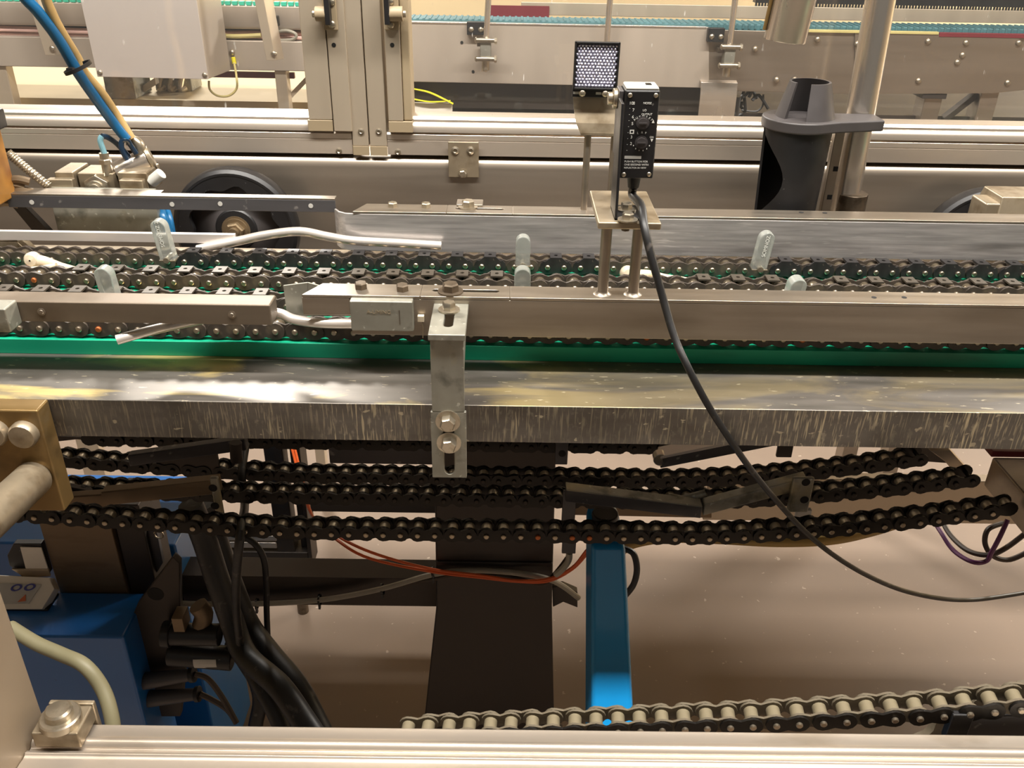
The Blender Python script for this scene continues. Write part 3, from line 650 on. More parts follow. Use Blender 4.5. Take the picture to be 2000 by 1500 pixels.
for u, v in ((1475, 96), (1597, 77), (1517, 156), (1552, 156), (1674, 86), (1813, 81), (1794, 158), (1887, 84), (1880, 108), (1870, 122), (1968, 162), (1990, 84)):
    b = B(); b.dome(PY(u, v, YC-.003), (0, -1, 0), .0058, .0042); part(b, 'bolt', M['bolt'], fc)
for u, v in ((902, 83), (924, 140)):
    b = B(); b.lathe([(.003, 0), (.003, .0004), (.0001, .0004)], PY(u, v, YC-.0005), (0, -1, 0), 12); part(b, 'drilled_hole', M['hole'], fc)
b = B(); b.box(XS, PY(1375, 190, YC).x, YC+.03, YC+.034, PY(1000, 215, YC).z-.1, PY(1000, 155, YC).z); part(b, 'under_panel', M['dark_steel'], fc)
for u0, u1 in ((1805, 1840), (1913, 1948)):
    q0, q1 = PY(u0, 190, YC+.01), PY(u1, 190, YC+.01)
    part(B().box(q0.x, q1.x, YC+.006, YC+.05, 0, PY(u0, 178, YC).z), 'leg', M['satin'], fc, .002)
b = B(); a, c = PY(1840, 246, YC+.02), PY(1918, 186, YC+.02); dv = V(0, 0, .016); b.prism([a, c, c+dv, a+dv], (0, .02, 0)); part(b, 'brace', M['dark_steel'], fc, .001)
b = B(); q0, q1 = PY(1800, 188, YC+.004), PY(1848, 186, YC+.004); b.box(q0.x, q1.x, YC, YC+.056, q0.z-.004, q0.z+.006); part(b, 'leg_cap', M['dark_steel'], fc, .001)
def rodclamp(u, v0, vb, v1, blk, label):
    y = YC-.028; t = PY(u[0], v0, y); e = PY(u[1], v1, y)
    rc = thing('rod_clamp', label, 'rod clamp', e, 'guide rod clamps behind the glass')
    part(B().cyl(t, e, .0058), 'rod', M['bright'], rc)
    q = PY((u[0]*.2+u[1]*.8), vb, y); q.x = t.x+(e.x-t.x)*(t.z-q.z)/(t.z-e.z)
    part(B().box(q.x-.0105, q.x+.0105, y-.012, y+.012, q.z-.019, q.z+.019), 'clamp_body', M['galv'], rc, .002)
    for dz in (-.017, .017):
        b = B(); b.cyl(q+V(-.017, -.013, dz), q+V(.017, -.013, dz), .0046, n=14); b.hexhead(q+V(.017, -.013, dz), (1, 0, 0), .0068, .005); b.dome(q+V(-.017, -.013, dz), (-1, 0, 0), .0058, .004); part(b, 'clamp_screw', M['bolt'], rc)
    part(B().cyl(q+V(0, -.0, -.019), q+V(0, 0, -.040), .0078), 'rod_end', M['bolt'], rc, .001)
    a, c = PY(blk[0], blk[1], YC-.008), PY(blk[2], blk[3], YC-.008)
    part(B().box(a.x, c.x, YC-.014, YC-.0005, c.z, a.z), 'mounting_block', M['black'], rc, .001)
    for du in (.25, .8):
        b = B(); b.dome(V(a.x+(c.x-a.x)*du, YC-.014, c.z+.010), (0, -1, 0), .0052, .003); part(b, 'block_screw', M['bolt'], rc)
    b = B(); b.box(min(a.x, q.x)+.02, q.x+.006, YC-.03, YC-.012, q.z+.004, q.z+.012); part(b, 'clamp_arm', M['bolt_dark'], rc)
rodclamp((955, 946), -20, 95, 140, (912, 42, 946, 68), 'steel guide rod with double clamp left of the reflector, behind the glass')
rodclamp((1438, 1418), -20, 108, 150, (1383, 54, 1412, 82), 'steel guide rod with double clamp beside the hanging tube, behind the glass')
rc = PY(1192, 0, YC-.028); rb = PY(1184, 76, YC-.028)
b = B(); b.cyl(rc+V(0, 0, .03), rb+V(0, 0, -.09), .0058); solo(b, 'guide_rod', M['bright'], 'plain steel guide rod rising behind the square reflector', 'rod')
a, c = PY(1370, 166, YC-.02), PY(1432, 240, YC-.02); zm = PY(1400, 188, YC-.02).z
b = B(); b.px([(YC-.0008, a.z+.004), (YC-.0008, a.z+.007), (YC-.014, a.z+.004), (YC-.02, zm), (YC-.0215, c.z), (YC-.0185, c.z), (YC-.017, zm), (YC-.011, a.z)], a.x, c.x)
solo(b, 'bent_cover', M['bright'], 'bent shiny cover plate under the far conveyor, left of the black cable clutter', 'cover', .0004)
b = B(); q = PY(1440, 205, YC+.02)
for i in range(9):
    p0 = q+V(random.uniform(-.01, .03), random.uniform(-.01, .02), random.uniform(-.03, .02)); b.tube([p0, p0+V(random.uniform(.0, .03), .004, random.uniform(.0, .02)), p0+V(random.uniform(.01, .04), 0, random.uniform(-.03, .005))], .0035, 6, 4)
b.tube([q+V(.01, 0, -.01), q+V(.04, 0, -.012), q+V(.052, 0, .0), q+V(.05, 0, .022)], .002, 6, 5)
b.cyl(q+V(-.012, -.014, -.06), q+V(-.012, -.014, .02), .014, n=12)
solo(b, 'cable_clutter', M['black'], 'tangle of black plugs and cables under the far conveyor', 'cables')
b = B(); ys_ = YC+.0135; b.tube([PY(800, 172, ys_), PY(840, 181, ys_), PY(885, 203, ys_)], .005, 8, 5, .4); b.tube([PY(800, 192, ys_), PY(840, 199, ys_), PY(880, 197, ys_)], .004, 8, 5, .4)
hv = thing('strap', 'bright yellow strap with a white tag inside the right guard window', 'strap', PY(845, 212, ys_)); part(b, 'webbing', M['yellow'], hv)
q0, q1 = PY(800, 200, ys_+.01), PY(884, 222, ys_+.01); part(B().box(q0.x, q1.x, ys_+.006, ys_+.016, q1.z-.02, q0.z), 'tag', M['panel_white'], hv, .002)

# left half behind the glass
lm = thing('far_machine', 'stainless machine frame with a cable gap, behind the left guard window', 'machine', PY(300, 240, YC))
def hband(name, v0, v1, y, m, xa=-1.4, xb=None, th=.006, bev=.001):   # v at x=300
    za, zb_ = PY(300, v0, y).z, PY(300, v1, y).z; xb = PY(690, 80, y).x if xb is None else xb
    return part(B().box(xa, xb, y, y+th, zb_, za), name, m, lm, bev)
za, zb_ = PY(500, 12, YC).z, PY(500, 58, YC).z
b = B(); b.px([(YC, zb_+.006), (YC+.004, zb_), (YC+.05, zb_), (YC+.05, za), (YC, za)], -1.4, PY(690, 40, YC).x); part(b, 'upper_profile', M['panel_steel'], lm, .0015)
za2, zb2 = PY(500, 80, YC-.004).z, PY(500, 138, YC-.004).z
b = B(); b.box(-1.4, PY(690, 100, YC).x, YC-.004, YC+.05, zb2, za2); part(b, 'lower_panel', M['panel_steel'], lm, .0015)
b = B(); b.box(-1.4, PY(690, 100, YC).x, YC+.052, YC+.056, zb2, za); part(b, 'back_plate', M['dark_steel'], lm)
b = B(); z_ = PY(500, 8, YC+.01).z
for i in range(90):
    x = PY(640, 5, YC).x-.0135*i
    b.box(x-.0105, x, YC+.004, YC+.016, za+.0005, za+.008)
part(b, 'belt_beads', M['bead'], lm, .001, kind='stuff')
for u0, u1, v in ((537, 560, 145), (-40, 12, 130)):
    q0, q1 = PY(u0, v, YC+.005), PY(u1, v, YC+.005); part(B().box(q0.x, q1.x, YC+.002, YC+.03, 0, zb2-.0003), 'leg', M['frame'], lm, .002)
q0, q1 = PY(432, 140, YC+.03), PY(575, 154, YC+.03); part(B().box(q0.x-.05, q1.x, YC+.03, YC+.04, q1.z, q0.z), 'red_bar', M['maroon'], lm, .001)
a, c = PY(562, 200, YC+.03), PY(600, 160, YC+.03); part(B().prism([a, c, c+V(.0, 0, .012), a+V(0, 0, .012)], (0, .01, 0)), 'brace', M['frame'], lm)
for u, v in ((524, 26), (503, 0)):
    q = PY(u+12, v+12, YC-.012); part(B().box(q.x-.007, q.x+.007, YC-.016, YC-.0005, q.z-.012, q.z+.006), 'sensor_foot', M['black'], lm, .001)
b = B()
for i, (dz, dy) in enumerate(((0, 0), (.006, .003), (-.004, .006), (.003, .009))):
    b.tube([V(-1.4+.35*j, YC+.012+dy, PY(300, 66+2.5*0, YC+.01).z+dz+.003*math.sin(j*1.7+i)-.0002*j) for j in range(5)], .0036, 7, 5)
solo(b, 'cable_bundle', M['pink'], 'faded pink cable bundle lying in the gap of the far left machine frame', 'cables')
b = B(); zk = PY(470, 71, YC+.006).z; b.tube([PY(330, 66, YC+.004), PY(420, 69, YC+.004), PY(460, 71, YC+.004), PY(510, 69, YC+.004)], .0042, 8, 5)
solo(b, 'cable', M['khaki'], 'khaki cable right of the control box in the machine frame gap', 'cable')
b = B(); b.tube([PY(535, 63, YC+.004), PY(560, 60, YC+.0), PY(578, 67, YC-.002), PY(572, 77, YC), PY(545, 79, YC+.004)], .0032, 8, 6)
solo(b, 'cable_loop', M['grey_cable'], 'grey cable loop in the frame gap next to the beige stile', 'cable')
for lab, a0, a1, w0 in (('slanting steel support arm behind the blue hose at top left', (58, -20), (104, 108), 38), ('slanting steel support arm right of the control box', (503, -20), (535, 118), 36)):
    ya = YC-.07; t, e = PY(*a0, ya), PY(*a1, ya); hw = w0/2*1.35/1738*1.0
    ar = thing('hanger_bracket', lab, 'support arm', e, 'slanting support arms')
    b = B(); b.prism([t+V(-hw, 0, .05), t+V(hw*.2, 0, .05), e+V(hw*.2, 0, 0), e+V(-hw, 0, -.0)], (0, .004, 0)); b.prism([t+V(hw*.2, 0, .05), t+V(hw, .02, .05), e+V(hw, .02, .0), e+V(hw*.2, 0, 0)], (0, .004, 0))
    part(b, 'arm_body', M['frame'], ar, .0006)
    b = B(); b.dome(e+V(hw*.1, -.0005, .012), (0, -1, 0), .006, .004); part(b, 'bolt', M['bolt'], ar)
part(B().box(-2.2, PY(690, 80, YC).x, YC+.06, YC+.56, .985, 1.0), 'light_blocking_tray', M['wall'], lm)  # tray added to keep far lamp light off the floor
# control box, slightly turned, hanging forward of the frame
yk = 1.72
bx = thing('control_box', 'stainless control box hanging behind the left guard window', 'control box', PY(300, 155, yk))
f = [PY(190, 150, yk), PY(407, 155, yk), PY(378, -30, yk), PY(147, -35, yk)]
d_ = V(.014, .10, 0)
b = B(); b.hexa([f[0]+V(0, .0025, 0), f[1]+V(0, .0025, 0), f[1]+d_, f[0]+d_, f[3]+V(0, .0025, .10), f[2]+V(0, .0025, .10), f[2]+d_+V(0, 0, .1), f[3]+d_+V(0, 0, .1)]); part(b, 'case', M['panel_steel'], bx, .0015)
b = B(); b.prism([f[0], f[1], f[2]+V(0, 0, .1), f[3]+V(0, 0, .1)], (0, .0024, 0)); part(b, 'lid', M['box_steel'], bx, .0008)
for u, v in ((195, 142), (400, 147)):
    b = B(); b.dome(PY(u, v, yk), (0, -1, 0), .0052, .003); part(b, 'lid_screw', M['bolt'], bx)
ye = yk+.06
b = B(); b.tube([PY(408, 158, ye), PY(410, 175, ye), PY(425, 187, ye), PY(447, 187, ye), PY(462, 173, ye), PY(462, 150, ye), PY(457, 122, YC-.012)], .0022, 8, 6)
gw = thing('ground_wire', 'thin green yellow earth wire looping under the control box', 'wire', PY(440, 188, ye)); part(b, 'wire', M['khaki'], gw)
q = PY(457, 118, YC-.012); b = B(); b.cyl(q+V(0, 0, -.006), q+V(-.001, 0, .006), .0042, n=10); part(b, 'ring_terminal', M['yellow'], gw)
b = B(); b.dome(PY(453, 103, YC-.0045), (0, -1, 0), .006, .004); solo(b, 'screw_head', M['bolt'], 'bright screw head above the yellow earth terminal', 'screw')
q0, q1 = PY(200, 150, YC+.057), PY(268, 200, YC+.057)
solo(B().box(q0.x, q1.x, YC+.057, YC+.15, 1.001, q0.z+.09), 'junction_box', M['galv'], 'grey junction box seen below the control box', 'box', .003)
q0, q1 = PY(300, 150, YC+.15), PY(380, 205, YC+.15); vb = thing('valve_bank', 'grey valve bank with fittings under the control box', 'valve bank', PY(340, 210, YC+.15))
part(B().box(q0.x, q1.x, YC+.15, YC+.22, 1.001, q0.z+.04), 'manifold', M['galv'], vb, .002)
for i in range(3):
    x = q0.x+.02+.022*i; part(B().tube([V(x, YC+.14, q0.z), V(x, YC+.12, q0.z-.02), V(x+.008, YC+.13, 1.012)], .006, 10, 5), 'fitting', M['bolt'], vb)
a, c = PY(262, 192, YC+.1), PY(305, 165, YC+.1); solo(B().prism([a, c, c+V(0, 0, .014), a+V(0, 0, .014)], (0, .02, 0)), 'strut', M['frame'], 'short beige strut between junction box and valve bank', 'strut', .001)
# ================================================================ sensor stand, sensor, cable
legY = .7665
st = thing('sensor_stand', 'small stainless table on two posts, standing on the front guide rail', 'stand', (PY(1205, 576, legY).x, legY, ZRT))
zp = PY(1230, 434, .752).z
p = [PZ(1168, 434, zp), PZ(1292, 435, zp), PZ(1264, 373, zp), PZ(1157, 372, zp)]
x0, x1, y0, y1 = p[0].x, p[1].x, p[0].y, p[2].y
b = B(); b.box(x0, x1, y0, y1, zp-.0065, zp); part(b, 'table_plate', M['nickel'], st, .0015)
for u, v in ((1177, 576), (1237, 578)):
    q = PZ(u, v, ZRT); part(B().cyl(V(q.x, legY, ZRT), V(q.x, legY, zp-.0065), .0050, n=20), 'post', M['satin'], st)
    part(B().lathe([(.0085, 0), (.0062, .0012), (.0052, .003), (.001, .003)], V(q.x, legY, ZRT), (0, 0, 1), 20), 'weld', M['rail'], st)
b = B(); c = PZ(1224, 372, zp); q = V((x0+x1)/2-.002, y0+.010, zp-.0065); b.hexhead(q, (0, 0, -1), .004, .004); part(b, 'nut', M['bolt_dark'], st)
# black L bracket with two bolts
xb = PY(1203, 420, y0+.008).x
lb = thing('angle_bracket', 'thin black angle bracket bolted to the little stainless table, holding the sensor', 'bracket', (xb, y0+.02, zp))
ztop = zp+.098
b = B(); b.px([(y0+.006, zp), (y0+.045, zp), (y0+.045, zp+.06), (y0+.040, ztop), (y0+.016, ztop), (y0+.012, zp+.06), (y0+.006, zp+.012)], xb-.0012, xb+.0012)
b.box(xb-.0012, xb+.024, y0+.006, y0+.045, zp, zp+.0022)
part(b, 'bracket_body', M['black'], lb, .0006)
for u, v in ((1226, 430), (1223, 410)):
    q = PZ(u, v, zp+.0022); part(B().hexhead(q, (0, 0, 1), .0052, .0056, .0088, .0012), 'bolt', M['bolt'], lb)
# sensor body
ysn = .795
sn = thing('photo_sensor', 'black photoelectric sensor with white printed scale and dials', 'sensor', PY(1245, 352, ysn))
f4 = [PY(1213, 347, ysn), PY(1272, 353, ysn), PY(1288, 178, ysn), PY(1224, 175, ysn)]
c0 = (f4[0]+f4[1])/2; c1 = (f4[2]+f4[3])/2; up_ = (c1-c0); hgt = up_.length; up_.normalize(); ux = (f4[1]-f4[0]+f4[2]-f4[3]); ux = (ux-up_*ux.dot(up_)).normalized(); uz = ux.cross(up_)   # uz towards the viewer
wd = .0305
def SP(u, v, w=0): return c0+ux*u+up_*v+uz*w
def sbox(b, u0, u1, v0, v1, w0, w1): return b.hexa([SP(u0, v0, w1), SP(u1, v0, w1), SP(u1, v0, w0), SP(u0, v0, w0), SP(u0, v1, w1), SP(u1, v1, w1), SP(u1, v1, w0), SP(u0, v1, w0)])
b = B(); sbox(b, -wd/2, wd/2, 0, hgt, -.030, -.0012); part(b, 'housing', M['black'], sn, .0016)
b = B(); sbox(b, -wd/2+.0008, wd/2-.0008, .0008, hgt-.0008, -.0014, 0); part(b, 'face_plate', M['black'], sn, .0010)
b = B(); sbox(b, -wd/2+.001, wd/2-.001, hgt-.0005, hgt+.0022, -.029, -.002); part(b, 'top_cover', M['label_grey'], sn, .0012)
b = B(); sbox(b, .004, .009, hgt+.0022, hgt+.003, -.020, -.012); part(b, 'lens_window', M['black'], sn)
for u, v in ((-.0115, .004), (.0112, .0045), (-.0108, hgt-.0042), (.0115, hgt-.0042)):
    b = B(); b.dome(SP(u, v, 0), uz, .0021, .0010); part(b, 'face_screw', M['bolt'], sn)
for v in (.050, .033):
    b = B(); b.lathe([(.0058, 0), (.0058, .0004), (.0044, .0004), (.0044, .0018), (.0001, .0018)], SP(.002, v, 0), uz, 24); sbox(b, -.0015, .0055, v-.0006, v+.0006, .0018, .0024); part(b, 'dial', M['charcoal'], sn)
def st_(s, u, v, size, al='LEFT', bold=0.): text(s, 'printed_text', M['white'], sn, SP(u, v, .00012), ux, up_, size, al, bold)
st_('PUSH BUTTON FOR', -.0118, .0152, .00235); st_('ONE SECOND WITH', -.0118, .0124, .00235); st_('REFLECTOR IN VIEW', -.0118, .0096, .00215)
for i, s in enumerate(('8', '7', '6', '5', None, '3', '2')):
    if s: st_(s, -.0080, .0655-.0058*i, .0036)
for i in range(9): st_('-', -.0108, .0668-.0052*i, .0030)
st_('10', -.0112, .0655, .0036)
st_('NOISE', .0010, .0660, .0026); st_('LO', .0010, .0600, .0026); st_('OUTPUT', .0002, .0566, .0024)
for i, c in enumerate('AUTOSET'):
    a = math.radians(150-20*i); text(c, 'printed_text', M['white'], sn, SP(.002+.0078*math.cos(a), .050+.0046*math.sin(a), .00012), ux*math.sin(a)-up_*math.cos(a), ux*math.cos(a)+up_*math.sin(a), .0026, 'CENTER')
for i in range(6):
    a = math.radians(205+26*i); b = B(); q = SP(.002+.0078*math.cos(a), .033+.0078*math.sin(a), .0001); b.prism([q, q+ux*.0007, q+ux*.0007+up_*.0011, q+up_*.0011], uz*.0001); part(b, 'scale_mark', M['white'], sn)
st_('L', -.0024, .0404, .0026); st_('R', .0012, .0408, .0026); st_('P', .0046, .0404, .0026); st_('ON', .0090, .0370, .0022)
b = B(); q = SP(.0098, .0336, .0001); b.prism([q+up_*.0026, q+ux*.0026+up_*.0026, q+ux*.0013], uz*.0001); part(b, 'arrow_mark', M['white'], sn)
b = B(); q = SP(.0098, .0500, .0001); b.prism([q, q+ux*.0024, q+ux*.0012+up_*.0030], uz*.0001); part(b, 'arrow_mark', M['white'], sn)
b = B(); q = SP(-.0085, .0408, .0001); b.slotplate(q+ux*.0015+up_*.0014, ux, up_, .0019, .0018, .0011, .0010, (0, 0), uz*.0001); part(b, 'scale_mark', M['white'], sn)
b = B(); sbox(b, -.0120, .0030, .0184, .0210, 0, .00015); part(b, 'label_bar', M['label_grey'], sn)
st_('AUTOSET', -.0112, .0189, .0019) if False else None
# side plate and screw knob beside the reflector
b = B(); sbox(b, -wd/2-.0046, -wd/2-.0004, .018, hgt-.001, -.028, -.004); part(b, 'side_plate', M['charcoal'], sn, .0012)
b = B(); q = SP(-wd/2-.0046, hgt-.010, -.016); b.cyl(q, q-ux*.004, .0088, n=20); b.cyl(q-ux*.004, q-ux*.0085, .0056, n=16); part(b, 'side_knob', M['bolt'], sn, .0008)
# cable gland and cable
b = B(); q = SP(-.0005, 0, -.012); b.cyl(q, q-up_*.011, .0066, .0052, n=18); part(b, 'cable_gland', M['black'], sn, .0006)
q = SP(-.0005, -.0105, -.012)
b = B(); b.tube([q, q-up_*.008, PY(1252, 402, .772), PY(1258, 440, .742), PY(1272, 500, .728), PY(1297, 590, .716), PY(1318, 660, .700), PY(1345, 720, .683), PY(1382, 790, .676), PY(1430, 865, .676), PY(1475, 928, .690), PY(1520, 982, .705), PY(1570, 1036, .720), PY(1625, 1082, .735), PY(1690, 1122, .76), PY(1760, 1152, .79), PY(1830, 1168, .82), PY(1890, 1172, .85), PY(1950, 1166, .88), PY(2060, 1148, .93)], lambda t: .0041-.0014*min(1, t*1.6), 12)
solo(b, 'sensor_cable', M['rubber'], 'long black sensor cable sweeping down across the conveyor to the right edge', 'cable')

# reflector on its own two rods, standing on the rear rail
yrf = 1.022
rf = thing('reflector_stand', 'square prism reflector on a bent plate and two thin rods, behind the sensor', 'reflector', PY(1165, 412, yrf))
zbase = zt_b = 1.0592
for u in (1140, 1190):
    q = PY(u, 411, yrf); t = PY(u+7, 262, yrf); part(B().cyl(V(q.x, yrf, zbase), V(q.x, yrf, t.z+.004), .0040, n=18), 'rod', M['satin'], rf)
yr2 = yrf-.008
k0, k1, k2 = PY(1165, 262, yr2), PY(1160, 213, yr2+.01), PY(1160, 186, yr2+.012)
b = B(); xs = lambda u, v, y: PY(u, v, y).x
lo = [PY(1134, 262, yr2), PY(1200, 266, yr2)]; mi = [PY(1121, 213, yr2+.009), PY(1204, 215, yr2+.009)]; hi = [PY(1119, 183, yr2+.012), PY(1208, 186, yr2+.012)]; m2 = [PY(1125, 240, yr2+.003), PY(1203, 242, yr2+.003)]
e = V(0, .0022, 0)
for a, c in ((lo, m2), (m2, mi), (mi, hi)):
    b.hexa([a[0], a[1], a[1]+e, a[0]+e, c[0], c[1], c[1]+e, c[0]+e])
b.box(lo[0].x, lo[1].x, yr2, yr2+.014, lo[0].z-.001, lo[0].z+.0015)
part(b, 'bent_plate', M['nickel'], rf)
yr3 = yr2+.006
q = [PY(1117, 188, yr3), PY(1203, 190, yr3), PY(1210, 82, yr3), PY(1124, 79, yr3)]
o = (q[0]+q[1])/2; ru = ((q[2]+q[3])/2-o); rh = ru.length; ru.normalize(); rx = (q[1]-q[0]+q[2]-q[3]); rx = (rx-ru*rx.dot(ru)).normalized(); rz = rx.cross(ru); rw = (q[1]-q[0]).length
def RP(u, v, w=0): return o+rx*u+ru*v+rz*w
def rbox(b, u0, u1, v0, v1, w0, w1): return b.hexa([RP(u0, v0, w1), RP(u1, v0, w1), RP(u1, v0, w0), RP(u0, v0, w0), RP(u0, v1, w1), RP(u1, v1, w1), RP(u1, v1, w0), RP(u0, v1, w0)])
b = B(); rbox(b, -rw/2, rw/2, 0, rh, 0, .004); rbox(b, -rw/2, -rw/2+.0022, .009, rh, .004, .0065); rbox(b, rw/2-.0022, rw/2, .009, rh, .004, .0065); rbox(b, -rw/2, rw/2, rh-.002, rh, .004, .0065); rbox(b, -rw/2, rw/2, .0085, .0105, .004, .0065)
part(b, 'holder', M['black'], rf, .0005)
b = B(); n = 12; s = (rw-.0048)/n; m_ = int((rh-.0125)/(s*.86)); b.mi = 0
for j in range(m_):
    for i in range(n):
        cx_ = -rw/2+.0024+s*(i+.5)+(s*.25 if j % 2 else -s*.25); cy_ = .0108+(rh-.0132)*(j+.5)/m_; r_ = s*.56
        hexp = [RP(cx_+r_*math.cos(math.pi/6+k*math.pi/3), cy_+r_*math.sin(math.pi/6+k*math.pi/3), .0040) for k in range(6)]
        ap = RP(cx_+random.uniform(-.2, .2)*r_, cy_+.15*r_, .0055); b.add(hexp+[ap], [(k, (k+1) % 6, 6) for k in range(6)])
prm = mat('prism_reflector', (166, 164, 184), .16, .6, .3, 300)
o_ = part(b, 'prism_face', prm, rf); 
for e_ in o_.data.edges: e_.use_edge_sharp = True
b = B()
for u in (-.0135, .0120): b.dome(RP(u, .0045, .004), rz, .0042, .003, 16)
part(b, 'screw', M['bolt'], rf)
b = B()
for u in (-.0205, .0045): rbox(b, u-.003, u+.003, .0032, .0058, .004, .0043)
part(b, 'adjust_slot', M['label_grey'], rf)

# ================================================================ pole, torch holder, hanging tube
ypl = 1.125
q = PY(1652, 404, ypl)
pl = thing('pole', 'polished steel pole rising behind the rear guide rail at right', 'pole', (q.x, ypl, .93)); tq = PY(1722, 0, ypl)
tt = V(q.x+(tq.x-q.x)*2.4, ypl, q.z+(tq.z-q.z)*2.4)
part(B().cyl(V(q.x, ypl, .93), tt, .0172, n=36), 'tube', M['bright'], pl)
part(B().cyl(V(q.x+.003, ypl-.004, .93), V(q.x+.003, ypl-.004, q.z+.020), .0215, .0200, n=24), 'clamp_collar', M['bolt_dark'], pl, .001)
hd = thing('torch_holder', 'black plastic holder with a slotted cone and cut-away sleeve, fixed to the pole', 'holder', PY(1565, 408, 1.085))
yh = 1.085
zc_ = PY(1570, 243, yh-.045).z       # top of the flange
cx_ = PY(1558, 250, yh).x; th_ = .013
def ang_poly(r, a0, a1, n): return [(cx_+r*math.cos(a0+(a1-a0)*k/n), yh+r*math.sin(a0+(a1-a0)*k/n)) for k in range(n+1)]
xr_ = PY(1724, 250, yh-.012).x
pol = ang_poly(.0435, math.radians(62), math.radians(290), 36)+[(cx_+.040, yh-.030), (xr_, yh-.016), (xr_, yh+.020), (cx_+.05, yh+.022)]
b = B(); b.pz(pol, zc_-th_, zc_); part(b, 'flange', M['charcoal'], hd, .0022)
b = B()
cpz = [(.0345, 0), (.0238, .040), (.0212, .040), (.0300, 0)]
base = V(cx_+.006, yh, zc_)
b.lathe(cpz, base, (0, 0, 1), 26, math.radians(-14), math.radians(302))
part(b, 'cone', M['charcoal'], hd)
# sleeve with a waist cut in its left side
b = B(); n = 40; rows = 16; H = .125; vs = []; fs = []
zt5 = zc_-th_; zb5 = zt5-H
def sleeve(a, t):  # t from 0 top to 1 bottom
    return .0405-.004*t
a_lo = lambda t: math.radians(200-10+52*math.sin(math.pi*min(1, max(0, (t-.06)/.80)))**1.0 if t > .06 else 186)
a_hi = math.radians(530-20)
for j in range(rows+1):
    t = j/rows; a0 = a_lo(t)
    for i in range(n+1):
        a = a0+(a_hi-a0)*i/n; r = sleeve(a, t)
        vs.append(V(cx_+r*math.cos(a), yh+r*math.sin(a), zt5-H*t)); 
m0 = len(vs)
for j in range(rows+1):
    t = j/rows; a0 = a_lo(t)
    for i in range(n+1):
        a = a0+(a_hi-a0)*i/n; r = sleeve(a, t)-.003
        vs.append(V(cx_+r*math.cos(a), yh+r*math.sin(a), zt5-H*t))
k_ = n+1
for j in range(rows):
    for i in range(n):
        fs.append((j*k_+i, j*k_+i+1, (j+1)*k_+i+1, (j+1)*k_+i)); fs.append((m0+j*k_+i, m0+(j+1)*k_+i, m0+(j+1)*k_+i+1, m0+j*k_+i+1))
    for i in (0, n): fs.append((j*k_+i, (j+1)*k_+i, m0+(j+1)*k_+i, m0+j*k_+i))
for j in (0, rows):
    for i in range(n): fs.append((j*k_+i, j*k_+i+1, m0+j*k_+i+1, m0+j*k_+i))
b.add(vs, fs); part(b, 'sleeve', M['black'], hd)
tr_ = PY(1614, 405, yh+.02); tp = PY(1640, 262, yh+.02)
b = B(); b.box(tr_.x-.006, tr_.x+.006, yh+.02, yh+.03, .95, tp.z+.012); part(b, 'slotted_strip', M['satin'], hd, .001)
b = B()
for v in (330, 385): s = PY(1620+ (12 if v == 330 else 0), v, yh+.02); b.box(s.x-.003, s.x+.003, yh+.0195, yh+.0205, s.z-.003, s.z+.003)
part(b, 'strip_hole', M['hole'], hd)
yt = 1.09; e = PY(1532, 80, yt); t = PY(1566, -60, yt); d = (t-e).normalized()
ht = thing('hanging_tube', 'thick polished tube end hanging down beside the pole', 'tube', e)
prof = [(.0232, 0), (.0238, .001), (.0238, .45), (.0222, .45), (.0222, .001)]
b = B(); b.lathe(prof+[prof[0]], e, d, 44); part(b, 'tube_body', M['bright'], ht)
b = B(); s = e-RT*.026+d*.012; b.cyl(s, s+d*.43, .0022, n=8); part(b, 'side_wire', M['brass'], ht)
# tan casting at the right edge behind the rail
q0, q1 = PY(1928, 394, 1.06), PY(2040, 420, 1.06)
cs = thing('casting', 'tan metal casting at the right edge behind the rear rail', 'casting', (q0.x+.03, 1.06, q1.z))
part(B().box(q0.x, q0.x+.02, 1.06, 1.10, q1.z-.02, q0.z-.002), 'step', M['nickel'], cs, .003)
part(B().hexa([V(q0.x+.012, 1.05, q1.z-.02), V(q0.x+.11, 1.05, q1.z-.02), V(q0.x+.11, 1.12, q1.z-.02), V(q0.x+.012, 1.12, q1.z-.02), V(q0.x+.018, 1.062, q0.z+.006), V(q0.x+.11, 1.062, q0.z+.006), V(q0.x+.11, 1.11, q0.z+.006), V(q0.x+.018, 1.11, q0.z+.006)]), 'casting_body', M['nickel'], cs, .002)

# ================================================================ clear fingers and white forked arms on the chains
def finger(u, v, Yf, lean, label, lettering, wd=.0162, tk=.013, h=.062, z0=None, txt='SOMNOZ 2'):
    t = PY(u, v, Yf); z0 = 1.018 if z0 is None else z0; base = V(t.x-lean, Yf+.004, z0)
    fg = thing('carrier_finger', label, 'carrier finger', base, 'clear carrier fingers')
    H = t.z-z0; r = wd/2; prof = [(-r, 0), (r, 0)]
    out = [(-r, 0), (r, 0)]+[(r*math.cos(a), H-r+r*math.sin(a)) for a in [math.pi*k/12 for k in range(13)]]
    b = B(); vs = [V(base.x+x+lean*z/max(H, .001), Yf-tk/2, z0+z) for x, z in out]
    b.prism(vs, (0, tk, 0)); part(b, 'finger_body', M['peg'], fg, .0012)
    if lettering:
        dv = V(lean, 0, H).normalized()
        text(txt, 'printed_text', M['white'], fg, V(base.x+.002+lean*.35, Yf-tk/2-.0002, z0+H*.36), dv, V(-dv.z, 0, dv.x), .0058)
    if z0 < 1.02:
        b = B(); b.cyl(V(base.x, Yf-tk/2-.004, z0+.002), V(base.x, Yf+tk/2+.003, z0+.002), .0032, n=12); part(b, 'hinge_pin', M['bolt'], fg)
        b = B(); b.box(base.x-.009, base.x+.009, Yf-tk/2-.001, Yf+tk/2+.002, z0-.0006, z0+.0012); part(b, 'foot', M['tab_worn'], fg, .0005)
